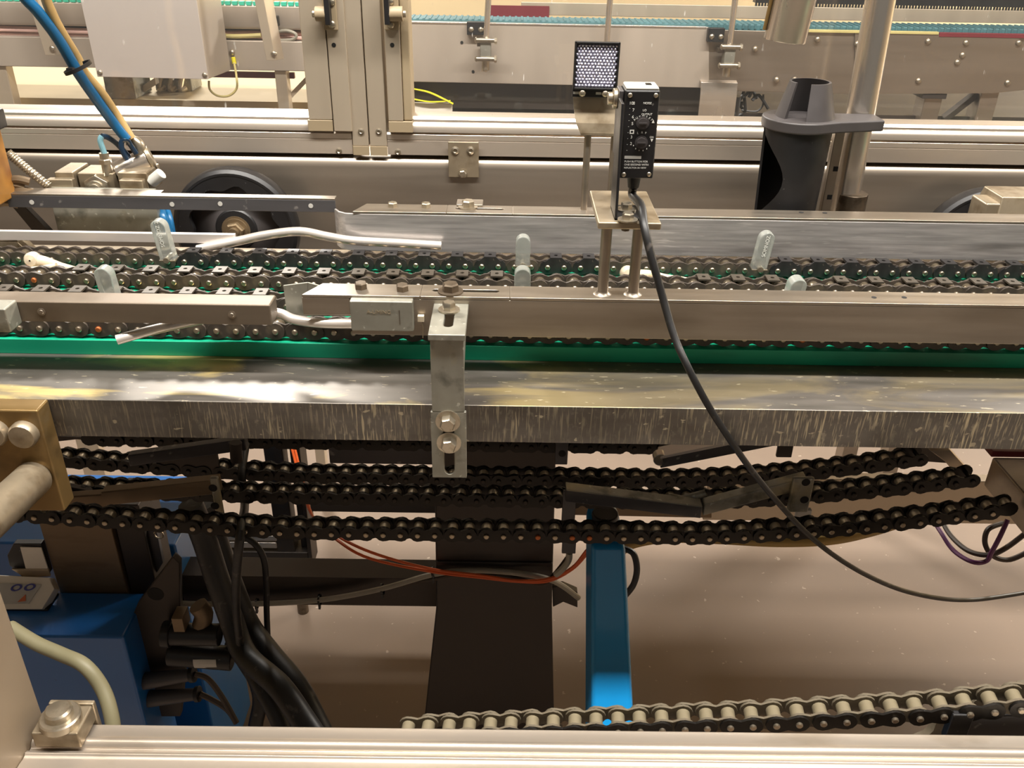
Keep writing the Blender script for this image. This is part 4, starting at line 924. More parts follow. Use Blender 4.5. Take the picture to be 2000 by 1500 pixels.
finger(308, 428, .945, -.005, 'clear plastic finger at left, tallest there, in front of the bright flat bar', True)
finger(200, 520, .823, -.003, 'short clear plastic finger rising behind the dull front bar', False, z0=1.0175)
finger(1022, 459, .945, .000, 'clear plastic finger in the centre, taller one of the overlapping pair', False)
finger(1021, 521, .823, .000, 'clear plastic finger in the centre, shorter one of the overlapping pair', True, txt='S', z0=1.0175)
finger(1500, 452, .945, .0045, 'clear plastic finger at right, standing tall before the scratched rear rail', True)
finger(1560, 541, .824, .004, 'white stub of a finger peeping over the front guide rail', False, tk=.016, z0=1.0175)
def arm(pts, rs, knob, label, lug):
    ar = thing('forked_arm', label, 'forked arm', pts[0], 'white forked arms')
    b = B(); n = len(pts)
    f = lambda t: rs[min(n-1, int(t*(n-1)))]*(1-(t*(n-1))%1)+rs[min(n-1, int(t*(n-1))+1)]*((t*(n-1))%1)
    b.tube(pts, f, 12, 6); part(b, 'arm_body', M['white_part'], ar)
    b = B(); b.lathe([(.001, -.0085), (.0062, -.0075), (.0088, -.003), (.0088, .003), (.0062, .0075), (.001, .0085)], knob, V(.1, -1, .2), 18); b.cyl(knob+V(0, .001, 0), knob+V(0, .001, .0), .004) if False else None; part(b, 'knob', M['white_part'], ar)
    b = B(); b.tube(lug, lambda t: .0046-.0022*t, 10, 5, .7); part(b, 'fork', M['white_part'], ar)
    b = B(); b.cyl(knob+V(-.004, -.010, -.006), knob+V(-.004, -.004, -.006), .0028, n=10); part(b, 'rivet', M['copper'], ar)
arm([PY(66, 508, .945), PY(90, 512, .946), PY(120, 520, .948), PY(160, 530, .945), PY(180, 536, .943)], [.0075, .0062, .0042, .0034, .0018], PY(64, 507, .945), 'white forked plastic arm lying between the chains at far left', [PY(110, 519, .938), PY(80, 523, .936), PY(30, 528, .934)])
arm([PY(1228, 538, .945), PY(1262, 536, .948), PY(1300, 543, .950), PY(1340, 548, .950), PY(1362, 555, .948)], [.0060, .0055, .0046, .0038, .0018], PY(1226, 534, .948), 'white forked plastic arm lying between the chains behind the stand posts', [PY(1300, 546, .938), PY(1262, 548, .936), PY(1200, 555, .934)])

# ================================================================ pneumatic group at the rear left
yv = 1.075
va = thing('valve_block', 'tan nickel pneumatic block with a hex nut, behind the dark rear angle', 'valve block', PY(200, 372, yv))
def vb_(u0, v0, u1, v1, y0, y1, name, m=M['nickel'], bev=.0015):
    a, c = PY(u0, v0, y0), PY(u1, v1, y0); return part(B().box(a.x, c.x, y0, y1, c.z, a.z), name, m, va, bev)
vb_(105, 336, 150, 374, yv+.004, yv+.05, 'end_block'); vb_(90, 350, 146, 378, yv-.006, yv+.004, 'step'); vb_(231, 352, 282, 378, yv-.008, yv+.004, 'step'); vb_(228, 337, 293, 378, yv+.004, yv+.05, 'end_block')
vb_(150, 338, 228, 378, yv+.010, yv+.05, 'centre_block')
c = PY(192, 366, yv+.010); b = B(); b.hexhead(c, (0, -1, 0), .0165, .006, .0, .001, .5); b.cyl(c+V(0, -.006, 0), c+V(0, -.010, 0), .0110, n=24); b.cyl(c+V(0, -.010, 0), c+V(0, -.013, 0), .0078, n=20); part(b, 'hex_nut', M['bolt'], va, .0006)
a, e = PY(228, 338, yv+.03), PY(290, 312, yv+.045)
part(B().cyl(a, e, .0135, .0150, n=28), 'cylinder', M['bright'], va, .001)
part(B().cyl(e, e+(e-a).normalized()*.006, .0162, n=28), 'cylinder_cap', M['nickel'], va, .001)
a, e = PY(295, 356, yv+.01), PY(314, 340, yv+.01); part(B().cyl(a, e+(e-a)*.1, .0072, n=20), 'rod_end', M['label_grey'], va, .001)
q = PY(210, 335, yv+.015)
b = B(); b.cyl(q+V(0, 0, -.004), q+V(0, 0, .010), .0058, n=14); b.hexhead(q+V(0, 0, .010), (0, 0, 1), .0076, .006); b.cyl(q+V(0, 0, .016), q+V(0, 0, .023), .0056, n=14); part(b, 'tube_fitting', M['bolt'], va)
q = PY(275, 306, yv+.04)
b = B(); b.hexhead(q+V(0, 0, -.006), (0, 0, 1), .0085, .006); b.tube([q, q+V(.001, 0, .008), q+V(-.002, 0, .017), q+V(-.012, 0, .021)], .0075, 14, 5); part(b, 'elbow_fitting', M['bolt'], va)
q = PY(207, 318, yv+.015)
b = B(); b.tube([PY(209, 316, yv+.015), PY(204, 300, yv+.014), PY(196, 276, yv+.013), PY(199, 266, yv+.014)], .0034, 10, 6); pt = thing('air_tube', 'thin air tube, pale blue at the front fitting and navy behind', 'air tube', PY(209, 316, yv+.015)); part(b, 'pale_length', M['hose_pale'], pt)
b = B(); b.tube([PY(199, 266, yv+.014), PY(210, 268, yv+.02), PY(228, 280, yv+.03), PY(246, 300, yv+.035), PY(262, 318, yv+.03)], .0034, 10, 6); part(b, 'navy_length', M['hose_navy'], pt)
b = B(); b.tube([PY(266, 300, yv+.03), PY(254, 282, yv+.026), PY(248, 273, yv+.022), PY(238, 276, yv+.02), PY(238, 292, yv+.018), PY(248, 312, yv+.02)], .0032, 10, 6); solo(b, 'air_tube', M['hose_navy'], 'navy air tube curled in a tight loop beside the elbow fitting', 'air tube')
b = B(); b.tube([PY(-90, -230, 1.0), PY(30, -30, 1.02), PY(75, 24, 1.03), PY(115, 78, 1.045), PY(150, 138, 1.06), PY(190, 196, 1.08), PY(222, 240, 1.095), PY(248, 272, 1.10)], .0062, 12, 6); solo(b, 'air_hose', M['hose_blue'], 'blue air hose slanting down from the top left corner', 'hose')
b = B(); b.tube([PY(40, -230, 1.0), PY(82, -30, 1.03), PY(102, 28, 1.04), PY(122, 66, 1.05), PY(150, 112, 1.065), PY(165, 142, 1.07), PY(200, 184, 1.085), PY(228, 226, 1.10), PY(256, 270, 1.105)], .0054, 12, 6); solo(b, 'air_hose', M['hose_tan'], 'tan air hose strapped alongside the blue hose', 'hose')
b = B(); q = PY(152, 132, 1.05); d1 = (PY(165, 122, 1.05)-PY(140, 140, 1.05)).normalized(); b.lathe([(.0150, -.002), (.0162, -.002), (.0162, .002), (.0150, .002), (.0150, -.002)], q, PY(170, 165, 1.056)-PY(140, 118, 1.052), 20); e = PY(139, 138, 1.042); b.box(e.x-.004, e.x+.003, e.y-.003, e.y+.004, e.z-.003, e.z+.003); solo(b, 'cable_tie', M['black'], 'black cable tie binding the blue and tan hoses', 'cable tie')
b = B(); b.tube([PY(312, 395, yv+.03), PY(318, 420, 1.07), PY(328, 448, 1.065), PY(333, 470, 1.06)], .0050, 10, 6); b.tube([PY(322, 400, yv+.03), PY(332, 425, 1.075), PY(340, 470, 1.07)], .0036, 10, 6); solo(b, 'air_hose', M['hose_blue'], 'short blue hose dropping behind the left clear finger', 'hose')
b = B(); P = [PY(15, 298, 1.06), PY(50, 328, 1.06), PY(95, 364, 1.06)]; L_ = smooth(P, 12); rr = lambda t: .0052+.0005*math.sin(t*110); b.tube(L_, rr, 12, 6); solo(b, 'spring_conduit', M['bolt'], 'ribbed metal conduit sloping beside the amber block', 'conduit')
ya = 1.00; q0, q1 = PY(-70, 262, ya), PY(19, 385, ya); q1.x = PY(19, 320, ya+.04).x
am = thing('side_unit', 'amber block with a dark cap at the left edge', 'block', (q0.x, ya, q1.z))
part(B().box(q0.x, q1.x, ya, ya+.04, q1.z-.01, q0.z), 'amber_body', M['amber'], am, .002)
q2 = PY(-70, 222, ya), PY(17, 260, ya); q2[1].x = PY(16, 240, ya+.035).x
part(B().box(q2[0].x, q2[1].x, ya+.002, ya+.035, q0.z+.0008, q2[0].z), 'dark_cap', M['black'], am, .003)
part(B().lathe([(.004, 0), (.004, .002), (.002, .001), (.0001, .001)], PY(-12, 272, ya), (0, -1, 0), 14), 'screw', M['bolt_dark'], am)
a, c = PY(-20, 380, 1.03), PY(45, 480, 1.03)
solo(B().prism([PY(20, 400, 1.045), PY(45, 400, 1.045), PY(105, 462, 1.045), PY(72, 462, 1.045)], (0, .01, 0)), 'slanting_strut', M['dark_steel'], 'dark slanting strut under the left end of the dark angle', 'strut', .001)
b = B()
for u, v in ((20, 360), (38, 372), (8, 395), (30, 350)): q = PY(u, v, 1.04); b.tube([q+V(-.02, 0, -.006), q, q+V(.014, .004, -.004)], .005, 8, 4)
solo(b, 'rusty_linkage', M['brown_steel'], 'rusty linkage lumps below the amber block', 'linkage')
q0, q1 = PY(0, 468, .997), PY(58, 492, .997)
solo(B().box(-.66, q1.x-.012, .997, 1.02, 1.0008, q0.z-.002).prism([V(q1.x-.012, .997, 1.0008), V(q1.x, .997, 1.0008), V(q1.x-.012, .997, q0.z-.002)], (0, .02, 0)), 'wedge_block', M['nickel'], 'tan wedge block at the left edge under the bright flat bar', 'block', .0008)
# ================================================================ below the bed: pedestal, cross members, blue leg
yp = 1.0
pd = thing('pedestal', 'wide dark steel pedestal column under the middle of the conveyor', 'pedestal', V(PY(965, 1180, yp).x, yp, 0))
tl, tr2, ml, mr_ = PY(852, 880, yp), PY(1081, 880, yp), PY(852, 1185, yp), PY(1078, 1185, yp); bl, brr = PY(828, 1412, yp), PY(1083, 1412, yp)
xz = [(bl.x-.008, 0), (brr.x+.004, 0), (brr.x, bl.z), (mr_.x, mr_.z), (tr2.x, .928), (tl.x, .928), (ml.x, ml.z), (bl.x, bl.z)]
part(B().py(xz, yp, yp+.14), 'column', M['dark_steel'], pd, .003)
q0, q1 = PY(853, 1094, yp), PY(1079, 1100, yp); part(B().box(q0.x, q1.x, yp-.0035, yp-.0002, q1.z-.004, q0.z), 'weld_seam', M['dark_steel'], pd, .0012)
b = B(); part(b.box(bl.x-.03, brr.x+.03, yp-.03, yp+.17, 0, .012), 'base_plate', M['dark_steel'], pd, .002)
yx = 1.04; q0, q1 = PY(335, 1124, yx), PY(850, 1185, yx)
solo(B().px([(yx, q1.z), (yx+.004, q1.z), (yx+.004, q0.z-.004), (yx+.045, q0.z-.004), (yx+.045, q0.z), (yx, q0.z)], PY(347, 1150, yx).x+.002, min(tl.x, ml.x)-.001), 'cross_member', M['dark_steel'], 'dark steel channel running from the left into the pedestal column', 'cross member', .0012)
# frame of another guard standing behind
yg = 1.45
gf = thing('cabinet_frame', 'dark upright frame with aluminium strips standing behind the cross member', 'frame', PY(560, 1108, yg))
q0, q1 = PY(543, 1040, yg), PY(612, 1108, yg); q2 = PY(594, 1020, yg)
part(B().box(q2.x, q1.x, yg, yg+.05, q1.z, .90), 'upright', M['dark_steel'], gf, .002)
part(B().box(PY(513, 880, yg).x, PY(550, 880, yg).x, yg+.004, yg+.04, q1.z+.03, .90), 'inner_upright', M['dark_steel'], gf, .002)
part(B().box(PY(560, 880, yg).x, q2.x-.004, yg+.02, yg+.03, q1.z+.02, .90), 'infill', M['dark_steel'], gf)
a, c = PY(-40, 1076, yg), PY(594, 1106, yg); part(B().box(a.x, q2.x-.0005, yg+.002, yg+.05, q1.z, a.z+.005), 'bottom_bar', M['dark_steel'], gf, .002)
for v0, v1 in ((1046, 1056), (1059, 1070)):
    a, c = PY(-40, v0, yg), PY(540, v1, yg); part(B().box(-1.2, c.x, yg+.003, yg+.045, PY(300, v1, yg).z, PY(300, v0, yg).z), 'aluminium_strip', M['alu'], gf, .002)
for xq in (q1.x-.04, -.9): part(B().cyl(V(xq, yg+.025, 0), V(xq, yg+.025, q1.z), .012, n=14), 'foot', M['bolt_dark'], gf)
b = B(); q0, q1 = PY(604, 972, 1.17), PY(850, 1003, 1.17); b.box(q0.x, tl.x-.002, 1.17, 1.20, q1.z, q0.z); solo(b, 'rear_stringer', M['dark_steel'], 'dark brown stringer left of the pedestal, glimpsed between the two front return chains', 'stringer', .002)
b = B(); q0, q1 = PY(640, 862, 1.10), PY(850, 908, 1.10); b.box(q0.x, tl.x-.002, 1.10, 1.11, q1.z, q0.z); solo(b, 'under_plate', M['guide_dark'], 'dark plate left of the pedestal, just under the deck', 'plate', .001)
# blue leg
Yt, Yb = .815, .70
A = [PY(1156, 1066, Yt), PY(1222, 1066, Yt)]; Bm = [PY(1155, 1412, Yb), PY(1239, 1412, Yb)]
def down(p, q): t = p.z/(p.z-q.z); return p.lerp(q, t)
F0, F1 = down(A[0], Bm[0]), down(A[1], Bm[1])
lg = thing('splayed_post', 'sky blue painted support leg, splayed toward the viewer, beside the pedestal', 'leg', (F0+F1)/2)
D = V(-.002, .075, 0)
part(B().hexa([F0, F1, F1+D, F0+D, A[0], A[1], A[1]+D+V(0, 0, .004), A[0]+D+V(0, 0, .004)]), 'leg_body', M['blue_leg'], lg, .006)
q = (A[0]+A[1])/2+V(0, .05, .004); part(B().cyl(q+V(0, 0, -.004), q+V(0, 0, .006), .016, n=18), 'rubber_pad', M['black'], lg, .002)
part(B().box(F0.x-.03, F1.x+.03, F0.y-.02, F0.y+.10, 0, .008), 'foot_plate', M['dark_steel'], lg, .002)
b = B(); b.tube([PY(1212, 1070, .90), PY(1236, 1080, .895), PY(1244, 1110, .89), PY(1238, 1140, .89), PY(1222, 1162, .90)], .0042, 10, 6); solo(b, 'hose_loop', M['rubber'], 'black hose loop curling out on the right of the blue leg', 'hose')
b = B(); q = [PY(1079, 1147, yp+.02), PY(1100, 1145, yp+.02), PY(1128, 1157, yp+.02), PY(1128, 1187, yp+.02), PY(1100, 1176, yp+.02), PY(1080, 1186, yp+.02)]; b.prism(q, (0, .012, 0)); solo(b, 'saddle_clip', M['dark_steel'], 'dark saddle clip between the pedestal and the blue leg', 'clip', .001)
# wires in front of the pedestal
yw = .985
for k, (dz, lab) in enumerate(((0, 'upper orange wire swagging across the pedestal to the return chain'), (1, 'lower orange wire swagging across the pedestal, closely under its twin'))):
    o = 8*dz
    b = B(); b.tube([PY(566+6*dz, 860, 1.2), PY(590+4*dz, 950, 1.16), PY(612, 1010, 1.1), PY(668-8*dz, 1052+o*.5, 1.0), PY(740-16*dz, 1084+o*.9, yw), PY(845, 1112+o*.6, yw), PY(940, 1124+o*.5, yw-.01), PY(1010, 1134+o*.2, yw-.012), PY(1070, 1131+o*.5, yw-.016), PY(1118, 1108+o*.4, yw-.02), PY(1150, 1070+o, .96), PY(1182, 1045, .94)], .0021, 8, 6)
    solo(b, 'orange_wire', M['orange'], lab, 'wire')
b = B(); P = [PY(330, 1178, 1.02), PY(430, 1180, 1.02), PY(540, 1178, 1.02), PY(640, 1170, 1.02), PY(745, 1150, 1.015), PY(845, 1122, .992), PY(920, 1114, .99), PY(1000, 1118, .99), PY(1060, 1128, .98), PY(1095, 1142, .99), PY(1130, 1168, 1.0)]
b.tube(P, .0042, 10, 6); solo(b, 'grey_cable', M['grey_cable'], 'thick grey cable tied under the cross member and over the pedestal', 'cable')
b = B(); b.tube([p+V(0, .008, -.006) for p in P[:5]]+[P[5]+V(0, -.001, -.007), P[6]+V(0, .002, -.008), P[7]+V(0, .0, -.010), P[8]+V(0, 0, -.012), PY(1085, 1120, .99), PY(1112, 1085, .97)], .0036, 10, 6); solo(b, 'grey_cable', M['brown_wire'], 'dark grey cable running just below the thick grey cable', 'cable')
for i, (u, v, yy) in enumerate(((500, 1180, 1.02), (623, 1172, 1.02), (746, 1151, 1.015), (846, 1119, .99))):
    q = PY(u, v, yy); b = B(); b.lathe([(.0072, -.0015), (.0086, -.0015), (.0086, .0015), (.0072, .0015), (.0072, -.0015)], q+V(0, .004, -.003), (1, 0, .1*i), 16); b.box(q.x-.0015, q.x+.0015, q.y-.003, q.y+.002, q.z-.016, q.z-.008)
    solo(b, 'cable_tie', M['black'], ('leftmost black tie on the grey cables below the cross member', 'second black tie from the left on the grey cables', 'third black tie from the left on the grey cables', 'black tie on the grey cables at the left edge of the pedestal')[i], 'cable tie', group='ties on the grey cables')
b = B(); b.tube([PY(1206, 1080, .98), PY(1232, 1060, .985), PY(1300, 1048, .99), PY(1400, 1050, 1.0), PY(1520, 1056, 1.0), PY(1620, 1052, 1.0), PY(1700, 1036, 1.02), PY(1790, 1008, 1.05)], .0092, 14, 6); solo(b, 'hose', M['hose_yellow'], 'yellow brown hose sagging under the front return chain at right', 'hose')
# right: cross panel, beam, wires
ypn = 1.13; q0, q1 = PY(1385, 930, ypn), PY(1975, 1026, ypn)
solo(B().box(q0.x, q1.x+.2, ypn, ypn+.02, PY(1600, 1019, ypn).z, PY(1600, 936, ypn).z), 'machine_apron', M['frame'], 'pale beige cross panel behind the return chains at right', 'panel', .0015)
q = [PY(1105, 985, ypn-.02), PY(1390, 990, ypn-.02), PY(1390, 1012, ypn-.02), PY(1105, 1006, ypn-.02)]
solo(B().prism(q, (0, .02, 0)), 'brown_beam', M['brown_steel'], 'brown steel bar behind the front return chain, right of the pedestal', 'bar', .001)
Xr = PY(1938, 892, .87); X2 = Xr.x+.075
be = thing('box_beam', 'tan box beam at the right edge pointing toward the viewer', 'beam', V(Xr.x, .7, Xr.z-.04))
part(B().hexa([V(Xr.x, .55, Xr.z-.040), V(X2, .55, Xr.z-.040), V(X2, .87, Xr.z-.040), V(Xr.x, .87, Xr.z-.040), V(Xr.x, .55, Xr.z), V(X2, .55, Xr.z), V(X2, .87, Xr.z), V(Xr.x, .87, Xr.z)]), 'beam_body', M['rail'], be, .0025)
part(B().box(Xr.x, X2, .872, .90, Xr.z-.002, Xr.z+.006), 'red_seal', M['maroon'], be, .001)
b = B(); q = V(X2-.02, .80, Xr.z); b.lathe([(.006, 0), (.006, .0006), (.0001, .0006)], q, (0, 0, 1), 14); part(b, 'drilled_hole', M['hole'], be)
ye = .885; q = [PY(1816, 880, ye), PY(1857, 880, ye), PY(1914, 944, ye), PY(1900, 958, ye), PY(1884, 946, ye), PY(1846, 902, ye)]
solo(B().prism(q, (0, .035, 0)), 'end_flange', M['frame'], 'slanting beige flange where the return chains end at right', 'flange', .001)
q = [V(PY(1722, 880, .97).x, .97, .9775), V(PY(1830, 880, .97).x, .97, .9775), PY(1850, 905, .97), PY(1780, 900, .97)]
solo(B().prism(q, (0, .02, 0)), 'chain_guard', M['dark_steel'], 'dark guard plate over the far return chains at right', 'guard plate', .001)
yv2 = .90
b = B(); b.tube([PY(1820, 1012, 1.0), PY(1838, 1040, .96), PY(1862, 1075, .93), PY(1898, 1097, yv2), PY(1926, 1096, yv2), PY(1938, 1076, yv2-.008), PY(1954, 1046, yv2-.008), PY(1968, 1015, yv2)], .0030, 9, 6); solo(b, 'purple_wire', M['purple'], 'purple wire hanging in a bight at the right edge', 'wire')
b = B(); b.tube([PY(1838, 1012, 1.0), PY(1856, 1045, .96), PY(1890, 1075, .92), PY(1930, 1084, yv2), PY(1965, 1070, yv2), PY(2010, 1036, yv2)], .0034, 9, 6); solo(b, 'brown_wire', M['brown_wire'], 'brown wire in a long shallow sag under the cross panel', 'wire')
b = B(); b.tube([PY(1958, 1022, .93), PY(1930, 1034, .92), PY(1924, 1062, .915), PY(1940, 1086, .91), PY(1972, 1093, .91), PY(2015, 1074, .91)], .0034, 9, 6); solo(b, 'brown_wire', M['brown_wire'], 'brown wire curled into a round loop at the right edge', 'wire')

# ================================================================ return-chain guides
def bar(b, p, q, h, d):   # bar from p to q (front top edge), height h, depth d
    z = V(0, 0, -h); y = V(0, d, 0); return b.hexa([p+z, q+z, q+z+y, p+z+y, p, q, q+y, p+y])
yr_ = .825
rg = thing('return_guide', 'bent grey guide bars meeting in a shallow V between the return chains at right', 'return guide', PY(1370, 990, yr_))
part(bar(B(), PY(1106, 958, yr_), PY(1372, 991, yr_), .016, .014), 'guide_bar', M['guide_dark'], rg, .0012)
part(bar(B(), PY(1106, 956, yr_-.0005), PY(1372, 989, yr_-.0005), .0017, .015), 'pale_top_strip', M['galv'], rg, .0005)  # thin paler strip over the bar's top face
part(bar(B(), PY(1376, 986, yr_+.001), PY(1576, 933, yr_+.001), .016, .014), 'guide_bar', M['galv'], rg, .0015)
b = B(); b.tube([PY(1303, 968, .845), PY(1330, 974, .845), PY(1345, 971, .845), PY(1378, 962, .845)], .0042, 10, 5); part(b, 'round_tip', M['galv'], rg)
def tab(b, u0, v0, u1, v1, Y, th=.005): a, c = PY(u0, v0, Y), PY(u1, v1, Y); return b.box(a.x, c.x, Y, Y+th, c.z, a.z)
part(tab(B(), 1100, 960, 1121, 1046, yr_+.015), 'hanger', M['guide_dark'], rg, .001)
a, c = PY(1550, 934, yr_-.005), PY(1578, 1002, yr_-.005); b = B(); b.box(a.x, c.x, yr_-.005, yr_, c.z, a.z); part(b, 'hole_plate', M['galv'], rg, .002)
b = B()
for u, v in ((1574, 942), (1571, 976)): b.lathe([(.0048, 0), (.0048, .0004), (.0001, .0004)], PY(u, v, yr_-.005), (0, -1, 0), 14)
part(b, 'plate_hole', M['hole'], rg)
q = PY(1562, 1044, yr_); part(B().cyl(q+V(0, .0, 0), q+V(0, .006, 0), .0085, n=20).box(q.x-.0085, q.x+.0085, q.y, q.y+.006, q.z, c.z), 'lower_tab', M['label_grey'], rg, .0008)
ht = thing('hanging_tab', 'grey metal tab hanging beside the blue leg with a narrow end', 'tab', PY(1112, 1100, .835))
part(tab(B(), 1099, 1048, 1124, 1082, .835), 'tab_body', M['guide_dark'], ht, .001)
b = B(); b.tube([PY(1112, 1080, .838), PY(1110, 1096, .838), PY(1098, 1112, .838), PY(1086, 1122, .842)], .004, 8, 5); part(b, 'cable_tail', M['grey_cable'], ht)
yu = .895
ug = thing('upper_return_guide', 'bright topped guide bar slanting up under the deck at right', 'return guide', PY(1286, 900, yu))
part(bar(B(), PY(1292, 895, yu), PY(1560, 842, yu), .015, .012), 'guide_bar', M['guide_dark'], ug, .0015)
part(bar(B(), PY(1290, 892, yu-.001), PY(1560, 838, yu-.001), .0035, .022), 'pale_top_strip', M['pale_bar'], ug, .001)  # pale strip paints in the light reflected along the bar's top
b = B(); b.cyl(PY(1290, 899, yu), PY(1290, 899, yu)+V(0, .012, 0), .0085, n=20); part(b, 'round_end', M['bright'], ug, .001)
part(tab(B(), 1521, 868, 1546, 894, yu+.013), 'hanger', M['dark_steel'], ug, .001)
yh_ = .965; hp = thing('hole_plate', 'small dark plate with a hole just under the deck, right of the clamp', 'plate', PY(1096, 908, yh_))
part(tab(B(), 1086, 850, 1108, 908, yh_, .006), 'plate_body', M['guide_dark'], hp, .001)
b = B(); b.lathe([(.0048, 0), (.0048, .0004), (.0001, .0004)], PY(1098, 886, yh_), (0, -1, 0), 14); part(b, 'plate_hole', M['hole'], hp)
lgd = thing('return_guide', 'stained brown guide bar with a forked tail between the return chains at left', 'return guide', PY(300, 985, yr_))
part(bar(B(), PY(196, 962, yr_), PY(424, 938, yr_), .019, .014), 'guide_bar', M['brown_steel'], lgd, .0015)
part(bar(B(), PY(70, 975, yr_), PY(200, 966, yr_), .020, .012), 'fork_tail', M['brown_steel'], lgd, .0015)
part(B().prism([PY(120, 948, yr_+.016), PY(205, 966, yr_+.016), PY(205, 984, yr_+.016), PY(118, 962, yr_+.016)], (0, .008, 0)), 'fork_tail', M['dark_steel'], lgd, .001)
a, c = PY(408, 934, yr_-.006), PY(438, 1014, yr_-.006); part(B().box(a.x, c.x, yr_-.006, yr_, c.z, a.z), 'hole_plate', M['galv'], lgd, .002)
b = B()
for u, v in ((416, 953), (420, 988)): b.lathe([(.0048, 0), (.0048, .0004), (.0001, .0004)], PY(u, v, yr_-.006), (0, -1, 0), 14)
part(b, 'plate_hole', M['hole'], lgd)
ul = thing('upper_return_guide', 'dark guide bar slanting up under the deck at left', 'return guide', PY(260, 895, yu))
part(bar(B(), PY(248, 890, yu), PY(478, 858, yu), .016, .012), 'guide_bar', M['guide_dark'], ul, .0015)
q = PY(462, 900, yu-.006); t = PY(460, 864, yu-.006); part(B().cyl(q, t, .0072, n=18), 'stud', M['dark_steel'], ul, .001)
part(tab(B(), 300, 880, 430, 925, yu+.013, .004), 'backing', M['dark_steel'], ul)
solo(B().prism([PY(62, 868, .99), PY(150, 858, .99), PY(280, 872, .99), PY(262, 858, .99), PY(60, 850, .99)], (0, .02, 0)), 'cover_strip', M['dark_steel'], 'dark cover strip under the left end of the deck', 'strip')

# ================================================================ stained brass block with the round rod
ybk2 = YF-.0008; zt6 = .981; yb0 = PZ(72, 802, zt6).y
xr6 = PZ(82, 792, zt6).x
bb = thing('bearing_block', 'stained brass coloured block with big bolts at the left edge of the deck', 'block', V(xr6-.03, yb0, .872))
part(B().box(xr6-.16, xr6, yb0, ybk2, .872, zt6), 'block_body', M['brass'], bb, .002)
for u, v in ((50, 845), (-8, 842)):
    q = PY(u, v, yb0); b = B(); b.lathe([(.0125, 0), (.0125, .006), (.011, .0085), (.0001, .009)], q, (0, -1, 0), 24); part(b, 'bolt_head', M['nickel'], bb)
b = B(); a, e = PY(66, 934, yb0-.004), PY(-70, 1062, .56); d = (a-e).normalized(); b.cyl(e, a, .0165, n=32); b.lathe([(.0165, 0), (.0150, .003), (.0001, .0032)], a, d, 32)
solo(b, 'round_bar', M['nickel'], 'thick rough round bar sticking out toward the viewer below the brass block', 'bar')

# ================================================================ drive at lower left
ygc = .95
a, c = PY(72, 1010, ygc), PY(212, 1010, ygc); e = PY(247, 1195, ygc)
solo(B().box(a.x, c.x, ygc, ygc+.075, PY(160, 1235, ygc).z, PY(140, 1000, ygc).z), 'drive_column', M['brown_steel'], 'brown stained steel column of the drive at lower left', 'column', .002)
solo(B().box(c.x+.002, c.x+.040, ygc+.006, ygc+.07, PY(160, 1250, ygc).z, PY(140, 990, ygc).z), 'side_cheek', M['dark_steel'], 'dark side cheek against the brown drive column', 'plate', .002)
b = B(); q = [PY(268, 1032, .965), PY(305, 1034, .965), PY(318, 1100, .965), PY(300, 1130, .965), PY(284, 1070, .965)]; b.prism(q, (0, .008, 0)); q = PY(310, 1044, .96)
lk = thing('chain_tensioner', 'small dark tensioner plate with a wire ring under the return chain', 'tensioner', PY(295, 1130, .965)); part(b, 'plate', M['guide_dark'], lk, .001)
b = B(); b.tube([q+V(.006*math.cos(t), 0, .006*math.sin(t)) for t in [math.pi*k/6 for k in range(13)]], .0012, 6, 2); part(b, 'ring', M['bolt'], lk)
# blue machine housing
yb_ = 1.04; a, c = PY(-60, 1062, yb_), PY(345, 1240, yb_)
solo(B().box(a.x, PY(345, 1080, yb_).x, yb_, yb_+.18, 0, PY(160, 1062, yb_).z), 'blue_housing', M['blue_paint'], 'blue machine housing behind the brown drive column', 'housing', .004)
yb_ = .86; a, c = PY(40, 1242, yb_), PY(240, 1242, yb_)
solo(B().box(a.x-.06, c.x, yb_, yb_+.085, 0, a.z), 'motor_cover', M['blue_paint'], 'bright blue motor cover at lower left behind the grey cable', 'cover', .004)
# sticker panel
ysp = .90
sp = thing('operator_panel', 'white tilted panel with safety stickers and a bright window at lower left', 'panel', PY(55, 1195, ysp))
def TP(u, v): # sloping panel: back higher
    t = (1195-v)/75; return PY(u, v, ysp+.035*t)
n_ = V(0, .012, -.012)
b = B(); b.prism([TP(-30, 1190), TP(82, 1190), TP(106, 1150), TP(96, 1128), TP(-30, 1122)], n_); part(b, 'panel_face', M['panel_white'], sp, .001)
yq = ysp+.045
def quad2(b, pts, Y, th): return b.prism([PY(u, v, Y) for u, v in pts], (0, th, 0))
part(quad2(B(), [(14, 1085), (26, 1062), (80, 1062), (97, 1120), (44, 1128), (18, 1104)], yq, .01), 'window_frame', M['black'], sp, .001)
part(quad2(B(), [(39, 1069), (80, 1070), (94, 1113), (50, 1111)], yq-.0025, .002), 'window', M['panel_white'], sp, .0005)
part(quad2(B(), [(22, 1112), (94, 1112), (98, 1126), (50, 1129)], yq-.004, .003), 'sill', M['frame'], sp, .0005)
lift = V(0, -.0012, .0012)
b = B(); b.prism([TP(-20, 1180)+lift, TP(57, 1179)+lift, TP(82, 1142)+lift, TP(-20, 1138)+lift], n_*.05); part(b, 'sticker', M['label_grey'], sp)
lift2 = V(0, -.0020, .0020)
for u, v in ((34, 1148), (60, 1147)):
    c0_ = TP(u, v)+lift2; ex = (TP(u+11, v-1)-TP(u, v)); ey = (TP(u+3, v-7)-TP(u, v))
    b = B(); ring_o = [c0_+ex*math.cos(2*math.pi*k/20)+ey*math.sin(2*math.pi*k/20) for k in range(20)]; ring_i = [c0_+(p-c0_)*.62 for p in ring_o]; b.ring(ring_o, ring_i, n_*.03); part(b, 'blue_pictogram', M['blue_ink'], sp)
